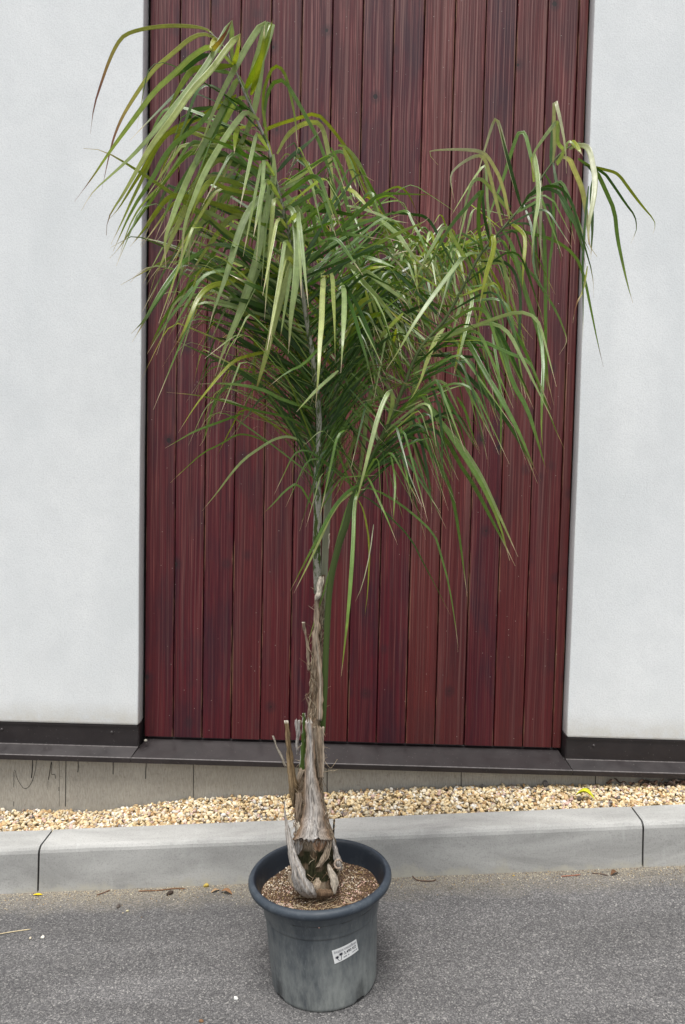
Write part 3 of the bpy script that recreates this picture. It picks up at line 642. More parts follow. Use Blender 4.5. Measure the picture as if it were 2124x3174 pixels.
for k in range(170):                                        # shreds on the soil
    r_ = random.uniform(.06, .17); a = random.uniform(0, 6.28) if k < 80 else random.uniform(-2.6, -.5); x, y = r_*math.cos(a), r_*math.sin(a); z_ = soil_z(x, y)+.003; th = random.uniform(0, 3.14); ln = random.uniform(.008, .03)
    m.tube([Vector((x+ln*t*math.cos(th), y+ln*t*math.sin(th), z_+random.uniform(0, .003))) for t in (-1, -.3, .3, 1)], random.uniform(.0004, .0012), 4, random.choice(((.4, .3, .18), (.2, .12, .07), (.5, .4, .27))))
q = m.build('soil_shreds', m_litter, soil, True); tag(q, kind='stuff')

# ================================================================== FRONDS
def seg_len(P): return [0]+list(np.cumsum([(b-a).length for a, b in zip(P[:-1], P[1:])]))
def resample(P, n):
    L = seg_len(P); T = L[-1]; out = []; k = 0
    for i in range(n):
        s = T*i/(n-1)
        while k < len(P)-2 and L[k+1] < s: k += 1
        d = L[k+1]-L[k]; out.append(P[k].lerp(P[k+1], (s-L[k])/d if d > 1e-9 else 0))
    return out, T
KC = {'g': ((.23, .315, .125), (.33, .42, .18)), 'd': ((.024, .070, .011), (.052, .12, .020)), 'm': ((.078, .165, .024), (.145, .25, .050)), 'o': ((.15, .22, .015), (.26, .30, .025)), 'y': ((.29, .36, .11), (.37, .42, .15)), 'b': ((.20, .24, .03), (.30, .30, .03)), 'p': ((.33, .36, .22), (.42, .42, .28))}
STRAW = Vector((.55, .46, .32)); BROWN = Vector((.16, .06, .035))
class Leaves:
    def __init__(s): s.V = []; s.F = []; s.C = []
    def ribbon(s, P, wd, kind='m', r0=None, r1=None, n=22, hint=None, tip=None, root_w=.45):
        P, L = resample(P, n); a, b = KC[kind]; c0 = Vector(a).lerp(Vector(b), random.random()); yel = Vector((.33, .33, .05))
        r0 = random.uniform(-.6, .6) if r0 is None else r0; r1 = r0+random.uniform(-.7, .7) if r1 is None else r1
        tipl = random.uniform(.03, .10) if tip is None else tip; yl = random.uniform(0, .8) if kind in 'gmpy' else .3
        tc = STRAW if random.random() < .75 else BROWN; prev = None; n0 = len(s.V)
        for i, p in enumerate(P):
            t = i/(n-1); T = (P[min(i+1, n-1)]-P[max(i-1, 0)])
            if T.length < 1e-7: T = Vector((0, 0, -1))
            T.normalize()
            h = (Vector((0, 0, CAMZ-PB.z))-PB*1.0-p) if hint is None else hint
            h = Vector((-PB.x-p.x, -PB.y-p.y, CAMZ-PB.z-p.z)).normalized() if hint is None else hint
            wv = T.cross(h)
            if wv.length < 1e-3: wv = prev or Vector((1, 0, 0))
            wv.normalize(); N = wv.cross(T).normalized()
            if prev is not None and wv.dot(prev) < 0 and hint is not None: wv = -wv; N = -N
            prev = wv.copy(); ang = r0+(r1-r0)*t
            wq = wv*math.cos(ang)+N*math.sin(ang); Nq = N*math.cos(ang)-wv*math.sin(ang)
            pr = min(1, root_w+(1-root_w)*t/.14)*(1 if t < .5 else max(.10, 1-((t-.5)/.5)**1.5))
            if t > 1-tipl: pr = max(.05, pr*.7)
            hw = wd*.5*pr; dip = hw*.5
            s.V += [p-wq*hw, p-wq*hw*.5+Nq*dip*.35, p+Nq*dip*-.25, p+wq*hw*.5+Nq*dip*.35, p+wq*hw]
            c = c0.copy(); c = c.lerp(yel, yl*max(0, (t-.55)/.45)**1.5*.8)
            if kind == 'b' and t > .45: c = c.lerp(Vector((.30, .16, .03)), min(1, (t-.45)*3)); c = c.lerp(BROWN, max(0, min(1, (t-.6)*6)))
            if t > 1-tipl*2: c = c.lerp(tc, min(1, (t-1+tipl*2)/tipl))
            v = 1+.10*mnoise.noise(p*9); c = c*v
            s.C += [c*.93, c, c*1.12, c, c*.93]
        for i in range(n-1):
            for j in range(4): a = n0+i*5+j; s.F.append((a, a+1, a+6, a+5))
    def build(s, name, par): return mesh(name, s.V, s.F, m_leaf, par, s.C, True)
T1 = lambda x, y: (200+.70153*x, .70153*y); T2 = lambda x, y: (1100+.65306*x, 250+.65306*y); T3 = lambda x, y: (400+.5102*x, 800+.5102*y)
T4 = lambda x, y: (900+.57398*x, 1000+.57398*y); TE = lambda x, y: (850+.38265*x, 450+.38265*y); TF = lambda x, y: (850+.38265*x, 850+.38265*y); TG = lambda x, y: (450+.35077*x, 500+.35077*y)
TD = lambda x, y: (1.35459*x, 1.35459*y); T0 = lambda x, y: (x, y)
class Frond:
    """rachis: list of (x, y, depth, radius) ; x,y measured in the photo, depth and radius in metres"""
    def __init__(s, label, rach, pet):
        s.pts = [W2(x, y, Y) for (x, y, Y, r_) in rach]; s.rach = rach; s.L = Leaves(); s.label = label
        P = catmull(s.pts, 6); rad = [v.x for v in catmull([Vector((q[3], 0, 0)) for q in rach], 6)]; s.P = P
        m = MB(); n = len(P); CC = []
        for i in range(n): f = i/(n-1); sc_ = pet[0]+(pet[1]-pet[0])*min(1, f*1.2); CC.append((sc_, pet[2]+(pet[3]-pet[2])*f, 0))
        m.tube(P, rad, 10, CC, .75); s.obj = m.build('frond', m_pet, root, True); s.obj['label'] = label
    def depth(s, y):
        q = sorted(s.rach, key=lambda a: a[1]); return float(np.interp(y, [a[1] for a in q], [a[2] for a in q]))
    def leaf(s, conv, pts, w, kind='m', dz=None, r0=None, r1=None, tip=None, d0=0):
        if kind == 'g' and random.random() < .22: kind = random.choice('yyo')
        p2 = [Vector((*conv(*p), 0)) for p in pts]; L = seg_len(p2); D = s.depth(p2[0].y)+d0
        dz = random.uniform(-.22, .12) if dz is None else dz
        P = [W2(p.x, p.y, D+dz*math.sin(min(1, l/L[-1])*1.9)) for p, l in zip(p2, L)]
        P = [P[0]]+P[1:]; P = chaikin(P, 1)
        s.L.ribbon(P, w*.66/F*D, kind, r0, r1, 30, None, tip)
    def auto(s, s0, s1, n, side, elev, Ln, Wd, kinds, t0=(.3, .6), droop=(.5, 1), out=.0, yj=.45, hmix=.5):
        """leaflets growing off the rachis between fractions s0..s1"""
        for i in range(n):
            f = s0+(s1-s0)*(i+random.random())/n; k = f*(len(s.P)-1); a = min(int(k), len(s.P)-2); p = s.P[a].lerp(s.P[a+1], k-a); T = (s.P[a+1]-s.P[a]).normalized()
            u = (i+.5)/n; ln = (Ln[0]+(Ln[1]-Ln[0])*u)*random.uniform(.8, 1.15); el = elev[0]+(elev[1]-elev[0])*u+random.gauss(0, 9)
            sd = side if side else random.choice((-1, 1)); h = Vector((sd*math.cos(math.radians(out)), -math.sin(math.radians(out)), 0))
            h = (h+Vector((0, random.gauss(0, yj), 0))).normalized()
            D0 = (h*math.cos(R(el))+Vector((0, 0, 1))*math.sin(R(el))).normalized()
            ta, dr = random.uniform(*t0), random.uniform(*droop); kink = random.random() < .6; q = p.copy(); P = [q.copy()]; N = 16
            end = (h*random.uniform(.15, .5)+Vector((0, random.gauss(0, .12), -1))).normalized(); D = D0
            for j in range(N):
                t = j/N; w_ = (min(1, max(0, (t-ta)/.06)) if kink else min(1, max(0, (t-ta)/.22)))*dr
                base = (D0-Vector((0, 0, .18*t))).normalized(); D = base.lerp(end, w_).normalized(); q = q+D*ln/N; P.append(q.copy())
            wd = (Wd[0]+(Wd[1]-Wd[0])*u)*random.uniform(.62, 1.0)
            hint = None if random.random() < hmix else (T*.3+Vector((0, -.3, 1))).normalized()
            s.L.ribbon(P, wd, random.choice(kinds), None, None, 20, hint)
    def done(s): s.L.build('leaflets', s.obj)
# ---- A: tall front frond
A = Frond('tall front frond arching up to the left, with long drooping leaflets',
  [(986, 1840, 2.235, .0125), (982, 1700, 2.225, .0125), (985, 1600, 2.215, .0125), (984, 1463, 2.205, .0115), (989, 1361, 2.195, .0095), (987, 1259, 2.18, .0085), (971, 1116, 2.16, .0078), (951, 994, 2.14, .007), (933, 877, 2.12, .0062), (905, 758, 2.10, .0056), (880, 659, 2.08, .005), (859, 575, 2.06, .0045), (831, 456, 2.04, .004), (796, 372, 2.02, .0035), (761, 295, 2.0, .003), (723, 203, 1.98, .0024), (690, 140, 1.97, .0018), (650, 98, 1.96, .0012)], (.51, .53, .0, .15))
for (c, p, w, k, *o) in [
 (T1, [(655,150),(620,122),(500,112),(400,118),(300,138),(245,170),(200,260),(165,360),(130,470),(115,590)], 17, 'b'),
 (T1, [(680,175),(620,145),(560,165),(480,235),(400,300),(340,380),(270,490),(235,560),(205,650),(165,840)], 22, 'b'),
 (T1, [(745,290),(690,225),(640,200),(560,250),(480,330),(400,400),(310,520),(200,670),(120,790),(45,890)], 28, 'g'),
 (T1, [(745,290),(735,180),(748,75),(690,180),(640,270),(560,380),(470,490),(400,580),(300,690),(200,780),(120,850),(75,930)], 27, 'g'),
 (T1, [(745,290),(765,220),(782,140),(720,210),(650,310),(560,400),(480,520),(400,620),(350,700),(260,860),(190,960),(185,1040)], 27, 'g'),
 (T1, [(798,410),(850,260),(880,150),(885,88),(820,180),(760,290),(700,400),(650,510),(620,600),(575,680)], 28, 'g'),
 (T1, [(798,410),(860,300),(905,160),(925,72),(880,150),(868,300),(850,450),(810,580),(740,700),(690,810),(665,905)], 30, 'g'),
 (T1, [(800,390),(850,300),(890,200),(922,80)], 28, 'o'),
 (T1, [(825,420),(850,340),(880,200),(884,110)], 24, 'o'),
 (T1, [(745,290),(765,230),(778,150)], 22, 'o'),
 (T1, [(700,200),(680,190),(660,170),(645,230),(700,170),(745,80)], 22, 'b'),
 (T1, [(825,470),(790,380),(768,335),(730,420),(700,480),(660,560),(600,670),(560,760),(510,880),(450,1010),(405,1070)], 26, 'g'),
 (T1, [(825,450),(800,425),(760,440),(700,550),(650,660),(590,790),(540,900),(470,1000),(440,1050),(450,1190)], 27, 'g'),
 (T1, [(860,530),(805,485),(750,550),(690,640),(620,760),(570,880),(530,990),(520,1100),(515,1190)], 25, 'g'),
 (T1, [(830,500),(780,450),(740,430),(700,500),(650,620),(560,740),(480,860),(440,960),(400,1060)], 22, 'm'),
 (TG, [(1120,90),(1040,75),(930,90),(840,190),(760,260),(620,400),(500,560),(400,660),(330,770),(325,950)], 34, 'g'),
 (TG, [(1180,240),(1075,295),(970,360),(870,520),(800,720),(740,940),(680,1120),(600,1330),(565,1480)], 34, 'g'),
 (TG, [(1130,-60),(1140,30),(1140,160),(1080,420),(1020,700),(960,960),(880,1180),(790,1430),(700,1700)], 35, 'g'),
 (TG, [(1275,560),(1230,545),(1190,570),(1080,700),(1000,900),(930,1080),(890,1330),(845,1680)], 34, 'g'),
 (TG, [(1320,700),(1290,720),(1260,850),(1190,1090),(1140,1350),(1100,1490),(1085,1570)], 42, 'y'),
 (TG, [(1330,760),(1320,850),(1250,1050),(1180,1280),(1120,1500),(1070,1720),(950,2130)], 34, 'y'),
 (TG, [(1230,380),(1310,420),(1340,620),(1350,850),(1330,1100),(1290,1350),(1275,1600),(1265,1700)], 34, 'g'),
 (TG, [(1180,240),(1210,260),(1290,350),(1380,480),(1400,620),(1370,850),(1320,1030),(1310,1300),(1290,1500),(1270,1720)], 34, 'g'),
 (TG, [(760,-40),(600,0),(500,130),(420,260),(360,420),(270,600),(200,760),(90,1040)], 27, 'g'),
 (TG, [(560,-60),(450,0),(370,170),(290,360),(210,580),(170,700),(185,950)], 26, 'g'),
 (TG, [(1100,590),(950,510),(830,480),(740,500),(640,640),(560,750),(480,870),(380,1020)], 25, 'o'),
 (TG, [(900,230),(740,170),(650,155),(580,160),(500,280),(420,430),(380,520)], 24, 'o'),
 (TG, [(700,130),(520,130),(440,250),(400,430),(350,620),(300,810),(235,940)], 20, 'p'),
 (TG, [(860,0),(740,130),(660,220),(540,350),(450,530),(400,660),(390,850),(375,1000)], 15, 'p'),
 (TG, [(560,760),(420,850),(340,880),(280,960),(130,1170),(0,1400),(-120,1520)], 22, 'm'),
 (TG, [(880,935),(780,950),(650,965),(560,975),(430,1100),(290,1290),(150,1480),(20,1700)], 22, 'm'),
 (TG, [(940,940),(830,1010),(740,1080),(640,1080),(540,1120),(460,1220),(400,1360),(330,1530),(220,1695)], 24, 'o'),
 (TG, [(880,460),(620,375),(450,330),(300,295),(200,310),(90,440),(0,560)], 22, 'o'),
 (TG, [(1200,1180),(1000,1120),(850,1050),(750,1000)], 26, 'd'), (TG, [(1180,940),(1050,870),(920,800),(780,750),(600,730),(480,770)], 27, 'd'),
 (TG, [(1160,1400),(1000,1290),(850,1180),(700,1080)], 26, 'd'), (TG, [(1200,1350),(980,1260),(830,1220),(680,1215)], 24, 'd'),
 (TG, [(1220,380),(1100,300),(1000,240),(900,150)], 24, 'd'), (TG, [(1100,130),(960,70),(800,20),(620,5)], 24, 'd'),
 (TG, [(1200,480),(1100,400),(950,350),(770,325)], 22, 'm'), (TG, [(1240,600),(1130,580),(1020,550),(930,510)], 22, 'm'),
 (TG, [(1260,720),(1150,680),(1000,620),(780,515)], 20, 'g'),
 (T1, [(900,700),(820,700),(740,650),(660,620),(570,590)], 20, 'd'),
 (T1, [(760,420),(690,460),(600,520),(520,550),(450,590),(400,660),(340,760),(290,840),(235,930),(195,970)], 22, 'o'),
 (T1, [(800,640),(650,620),(560,580),(500,575),(450,590),(400,660),(350,780),(300,880),(250,990),(205,1080)], 20, 'o'),
 (T1, [(700,430),(640,500),(580,570),(500,620),(440,690),(390,790),(300,920),(215,1110)], 22, 'm'),
 (T1, [(760,560),(650,590),(600,640),(540,680),(490,740),(430,820),(340,900),(280,1010),(238,1150)], 20, 'o'),
 (T1, [(840,760),(720,720),(600,670),(540,680),(480,750),(400,860),(330,960),(240,1100),(200,1140)], 18, 'm'),
 (T1, [(900,860),(720,840),(640,790),(600,850),(570,930),(550,1000)], 18, 'o'),
 (T1, [(640,300),(720,320),(760,330)], 20, 'm'), (T1, [(590,880),(520,860),(450,880),(400,950),(340,1030),(290,1090)], 17, 'o'),
 (T1, [(745,290),(600,300),(560,310),(520,370),(480,440),(450,510)], 26, 'o'),
 (T1, [(640,240),(600,250),(540,300),(470,350)], 22, 'd'),
 (T1, [(770,560),(755,600),(750,680)], 24, 'o'),
 (T3, [(860,-60),(820,0),(780,80),(700,270),(620,450),(560,600),(525,715)], 25, 'g', -.1),
 (T3, [(960,80),(860,120),(720,80),(600,160),(520,160),(440,220),(390,330),(330,480),(250,575)], 20, 'o'),
 (T3, [(900,300),(760,200),(640,90),(560,75),(480,90),(420,140),(380,230),(310,350),(210,540)], 18, 'm'),
 (T3, [(330,30),(220,190),(120,340),(20,510)], 16, 'd'), (T3, [(420,120),(330,200),(260,290),(180,430),(110,580)], 18, 'm'),
 (T3, [(880,560),(730,590),(640,620),(560,700),(480,800),(400,900),(300,1060)], 18, 'o'), (T3, [(800,700),(700,740),(560,790),(500,930),(460,1100),(430,1140)], 16, 'm'),
 (T3, [(1080,1130),(980,1080),(890,1095),(800,1150),(700,1220),(620,1310),(540,1420),(445,1535)], 12, 'g'),
 (T3, [(860,1130),(760,1080),(660,1065),(560,1130),(450,1180),(330,1290),(250,1365)], 10, 'm'), (T3, [(700,940),(540,1000),(400,1050),(280,1120),(220,1155)], 10, 'm'),
 (T3, [(1160,540),(1060,650),(960,690),(850,780)], 16, 'm'),
 (T3, [(1110,1500),(1030,1360),(950,1410),(880,1490),(800,1568)], 10, 'm'),
 (T3, [(1100,560),(950,440),(800,310),(600,160)], 24, 'd'), (T3, [(1120,720),(1000,600),(850,480),(700,400),(500,300),(330,230),(245,170)], 22, 'd'),
 (T3, [(1130,800),(1000,720),(850,600),(650,480),(480,380),(380,280)], 24, 'd'), (T3, [(1140,1000),(1000,900),(850,820),(700,700),(500,600),(290,505)], 22, 'd'),
 (T3, [(1100,620),(1000,520),(900,400),(850,300),(730,200)], 28, 'd'), (T3, [(1140,920),(950,870),(800,790),(600,760),(430,765)], 16, 'm'),
 (T3, [(1140,1060),(950,960),(780,930),(550,860),(400,830),(230,815)], 12, 'm'),
 (T3, [(820,20),(800,150),(780,350),(765,600),(745,900)], 22, 'o', .1),
 (TF, [(560,110),(640,300),(700,520),(760,720),(810,940)], 17, 'd'), (TF, [(530,20),(620,160),(700,300),(780,500),(860,740),(920,850)], 17, 'd'),
]: A.leaf(c, p, w, k, *(o or []))
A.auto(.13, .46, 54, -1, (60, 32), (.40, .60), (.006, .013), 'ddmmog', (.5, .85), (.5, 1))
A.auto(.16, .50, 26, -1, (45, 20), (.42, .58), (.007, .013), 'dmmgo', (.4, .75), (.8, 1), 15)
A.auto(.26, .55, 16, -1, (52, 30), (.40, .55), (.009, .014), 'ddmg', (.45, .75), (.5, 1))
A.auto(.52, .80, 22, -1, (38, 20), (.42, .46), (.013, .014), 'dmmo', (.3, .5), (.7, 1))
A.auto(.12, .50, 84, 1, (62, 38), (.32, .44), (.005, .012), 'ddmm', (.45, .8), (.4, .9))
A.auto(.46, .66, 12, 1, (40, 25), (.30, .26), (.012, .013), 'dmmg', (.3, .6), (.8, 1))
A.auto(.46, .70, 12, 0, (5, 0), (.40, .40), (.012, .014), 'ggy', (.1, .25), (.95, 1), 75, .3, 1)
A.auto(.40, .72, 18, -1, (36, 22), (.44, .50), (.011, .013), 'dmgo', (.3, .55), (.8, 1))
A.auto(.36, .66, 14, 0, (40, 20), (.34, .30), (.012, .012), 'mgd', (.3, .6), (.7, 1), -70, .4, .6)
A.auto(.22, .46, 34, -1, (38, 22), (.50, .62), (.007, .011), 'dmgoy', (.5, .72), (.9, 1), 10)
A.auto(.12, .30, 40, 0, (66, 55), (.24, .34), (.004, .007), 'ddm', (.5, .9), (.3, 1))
A.done()
# ---- B: right hand frond
Bf = Frond('right frond leaning over to the right wall edge, with sparse hanging leaflets',
  [(1000, 2270, 2.225, .0085), (1006, 2148, 2.22, .0095), (1012, 1992, 2.215, .0095), (1023, 1819, 2.21, .0095), (1048, 1700, 2.205, .0098), (1072, 1627, 2.20, .010), (1094, 1550, 2.20, .0098), (1125, 1480, 2.20, .0085), (1160, 1405, 2.20, .0075), (1210, 1300, 2.20, .0065), (1255, 1190, 2.21, .006), (1300, 1085, 2.22, .0055), (1381, 988, 2.23, .005), (1446, 870, 2.24, .0045), (1492, 785, 2.25, .0042), (1577, 687, 2.26, .0038), (1635, 616, 2.27, .0034), (1707, 511, 2.28, .0028), (1755, 462, 2.28, .0022), (1800, 440, 2.28, .0014)], (.30, .36, .05, .15))
for (c, p, w, k, *o) in [
 (T2, [(1020,325),(1050,305),(1100,308),(1118,340),(1130,400),(1142,465),(1135,560),(1108,690),(1110,780),(1150,835)], 24, 'p'),
 (T2, [(1090,400),(1200,425),(1250,440),(1300,510),(1360,590),(1425,665),(1425,700),(1415,725)], 13, 'o'),
 (T2, [(1090,400),(1180,430),(1230,500),(1290,590),(1330,640),(1340,700),(1325,740),(1310,775)], 14, 'd'),
 (T2, [(1060,370),(1150,430),(1190,520),(1235,620),(1245,740),(1270,860),(1295,970),(1320,1055)], 18, 'm'),
 (T2, [(980,360),(1020,370),(1040,420),(1080,510),(1095,600),(1105,680),(1110,780)], 24, 'p'),
 (T2, [(940,395),(950,300),(945,180),(948,75),(975,180),(1000,310),(1005,440)], 17, 'p'), (T2, [(930,400),(935,280),(945,100)], 15, 'd'),
 (T2, [(955,390),(1000,330),(960,300),(965,220),(966,185),(920,240),(870,310),(845,350),(845,420),(860,470)], 17, 'g'),
 (T2, [(960,400),(1000,320),(1015,285),(1040,300),(1060,340)], 20, 'g'), (T2, [(1030,285),(1060,320),(1085,360)], 22, 'o'),
 (T2, [(870,450),(845,400),(825,310),(808,248),(780,238),(760,290),(740,350),(700,480),(660,580),(600,740)], 18, 'm'),
 (T2, [(790,590),(760,500),(720,350),(690,220),(668,165),(640,250),(610,350),(585,440),(575,500)], 17, 'p'), (T2, [(790,600),(740,420),(680,190)], 14, 'd'),
 (T2, [(735,660),(700,480),(640,370),(605,335),(500,325),(370,330),(345,340),(395,400)], 15, 'p'),
 (T2, [(700,690),(650,480),(620,370),(595,350),(540,370),(470,420),(452,460),(462,520),(475,580)], 15, 'p'),
 (T2, [(650,750),(630,600),(625,450),(622,385),(560,470),(500,570),(440,670)], 17, 'g'), (T2, [(640,760),(605,600),(615,400)], 14, 'd'),
 (T2, [(610,810),(585,700),(590,560),(615,505),(540,590),(460,680),(400,780),(350,880),(285,1000),(262,1040)], 18, 'm'),
 (T2, [(560,900),(480,770),(430,675),(380,770),(320,870),(268,1000)], 17, 'g'),
 (T2, [(590,820),(550,815),(510,840),(440,930),(350,1050),(270,1170),(210,1280),(150,1370)], 21, 'g'),
 (T2, [(640,790),(655,720),(665,790),(620,930),(600,1030),(590,1075)], 24, 'g'), (T2, [(600,850),(630,920),(610,1060),(575,1190)], 18, 'g'),
 (T2, [(700,710),(740,760),(780,900),(820,1040),(870,1180),(890,1280),(905,1400),(930,1531)], 20, 'm'),
 (T2, [(730,670),(790,710),(812,750),(800,880),(795,990)], 17, 'g'), (T2, [(850,480),(845,330),(865,420),(875,560),(850,700),(835,915)], 20, 'g'),
 (T2, [(880,440),(885,560),(880,700),(885,850)], 15, 'p'), (T2, [(830,550),(900,500),(970,500),(1030,570),(1060,680),(1090,780),(1130,920),(1135,1030)], 15, 'd'),
 (T2, [(780,620),(840,520),(950,510),(1010,590),(1060,700),(1120,820)], 14, 'd'), (T2, [(1100,400),(1140,440),(1120,530),(1130,680),(1120,850)], 15, 'd'),
 (T2, [(770,630),(820,560),(930,540),(1000,680),(1035,750)], 10, 'm'), (T2, [(900,440),(940,500),(945,620),(940,760),(920,900),(925,1090)], 13, 'm'),
 (T2, [(700,710),(760,710),(860,730),(960,760),(1050,830),(1090,930),(1120,1080),(1150,1230),(1180,1360)], 14, 'm'),
 (T2, [(680,730),(740,830),(830,900),(900,1000),(960,1100),(1000,1200),(1010,1240),(970,1300)], 14, 'm'),
 (T2, [(600,860),(700,850),(760,900),(790,1020),(780,1200),(780,1380),(800,1531)], 13, 'd'),
 (T2, [(520,970),(550,990),(560,1040),(540,1120),(510,1250),(470,1410)], 18, 'g'), (T2, [(480,1020),(515,1020),(490,1100),(460,1215)], 16, 'g'),
 (T2, [(1105,880),(1085,1000),(1050,1060),(1035,1150)], 9, 'b'), (T2, [(870,620),(900,720),(905,900),(905,1150),(910,1400),(945,1540)], 16, 'm'),
 (T2, [(530,940),(580,1010),(680,1200),(780,1400),(850,1560)], 16, 'm'), (T2, [(420,1160),(530,1210),(620,1240),(720,1290),(830,1330),(860,1400),(930,1560)], 15, 'm'),
 (T2, [(800,580),(850,720),(845,900),(900,1000),(960,1080)], 12, 'd'), (T2, [(940,380),(960,500),(1000,620),(1060,700),(1100,900)], 14, 'd'),
 (T2, [(740,600),(700,560),(650,520),(700,620),(720,680)], 12, 'd'), (T2, [(1110,500),(1090,700),(1080,900),(1085,1050),(1082,1230)], 12, 'd'),
 (T4, [(750,330),(830,380),(900,500),(980,640),(1010,690),(1030,700)], 12, 'd'),
 (T4, [(660,330),(720,400),(800,520),(860,600),(980,780),(1050,900),(1130,1080),(1185,1285)], 22, 'm'), (T4, [(690,440),(780,500),(850,580),(950,700),(1030,830),(1100,980),(1170,1130),(1230,1265)], 22, 'g'),
 (T4, [(760,560),(840,620),(900,740),(1000,890),(1080,1050),(1150,1180),(1215,1315)], 18, 'm'),
 (T4, [(880,30),(960,100),(1050,270),(1150,430),(1250,620),(1300,750),(1355,858)], 22, 'm'), (T4, [(800,150),(900,230),(1000,330),(1100,430),(1200,580),(1270,700),(1335,868)], 18, 'd'),
 (T4, [(1090,20),(1150,150),(1200,330),(1280,460),(1330,620),(1388,815)], 20, 'm'), (T4, [(1330,-30),(1370,180),(1360,400),(1355,600),(1370,710)], 16, 'm'),
 (T4, [(1200,20),(1270,150),(1350,350),(1420,550),(1480,680)], 16, 'm'), (T4, [(1090,-20),(1160,100),(1240,280),(1320,450)], 16, 'd'),
 (T4, [(560,560),(640,610),(720,650),(780,730),(850,850),(890,1000),(920,1200),(950,1430),(955,1480)], 16, 'm'),
 (T4, [(385,905),(410,885),(520,930),(650,1020),(780,1140),(810,1240),(860,1420),(905,1720),(905,1780)], 14, 'm'),
 (T4, [(380,930),(440,960),(520,1030),(650,1160),(720,1300),(800,1450),(865,1580)], 9, 'd'), (T4, [(400,840),(420,830),(470,940),(520,1050),(580,1200)], 10, 'm'),
 (T4, [(370,960),(400,1020),(430,1200),(420,1450),(400,1600)], 10, 'o'), (T4, [(450,1090),(430,1250),(390,1420),(350,1510)], 5, 'p'),
 (T4, [(345,960),(365,890),(345,1000),(342,1150),(330,1350),(310,1600),(285,1820),(275,1910)], 18, 'm'),
 (T4, [(560,470),(500,400),(470,330),(430,370),(410,540),(380,800),(340,940),(300,1060)], 20, 'g'), (T4, [(520,560),(560,420),(540,350),(480,480),(420,720),(380,880),(340,1035)], 20, 'g'),
 (T4, [(490,700),(450,560),(420,490),(340,640),(280,870),(230,960)], 20, 'g'), (T4, [(400,880),(350,880),(260,960),(200,1060),(130,1200),(60,1330),(0,1450)], 15, 'm'),
 (T4, [(400,900),(345,905),(240,990),(130,1240),(20,1460)], 15, 'g'), (T4, [(350,880),(280,1080),(200,1400),(120,1640),(85,1790)], 13, 'm'),
 (T4, [(710,120),(690,200),(665,400),(640,640),(580,735)], 24, 'g'), (T4, [(830,30),(790,80),(740,200),(700,330),(630,450)], 28, 'g'),
 (T4, [(960,-20),(940,30),(910,150),(880,300)], 16, 'g'), (T4, [(600,560),(600,700),(640,870),(650,940),(665,1000)], 10, 'm'),
 (T4, [(640,480),(700,600),(750,850),(765,1030)], 15, 'd'), (T4, [(720,200),(760,330),(820,500),(820,930)], 12, 'd'), (T4, [(1090,60),(1130,300),(1140,500),(1135,780)], 13, 'm'),
 (T4, [(960,20),(1000,150),(1040,400),(1045,630)], 13, 'd'), (T4, [(900,400),(950,480),(980,600),(1025,695)], 13, 'm'), (T4, [(540,700),(570,850),(560,1000),(555,1110)], 10, 'm'),
 (T4, [(780,60),(900,120),(1000,100),(1150,140),(1250,190),(1320,260)], 14, 'd'),
]: Bf.leaf(c, p, w, k, *(o or []))
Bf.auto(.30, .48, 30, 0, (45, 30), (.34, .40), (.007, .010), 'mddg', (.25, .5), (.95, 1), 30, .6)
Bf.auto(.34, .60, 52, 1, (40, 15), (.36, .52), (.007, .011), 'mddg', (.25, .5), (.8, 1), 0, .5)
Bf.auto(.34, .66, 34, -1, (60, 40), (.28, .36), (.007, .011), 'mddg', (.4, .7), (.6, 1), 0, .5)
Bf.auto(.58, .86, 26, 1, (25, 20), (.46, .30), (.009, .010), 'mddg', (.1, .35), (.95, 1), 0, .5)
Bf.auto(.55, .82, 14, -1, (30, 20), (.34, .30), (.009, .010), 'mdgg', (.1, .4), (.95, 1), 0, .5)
Bf.done()
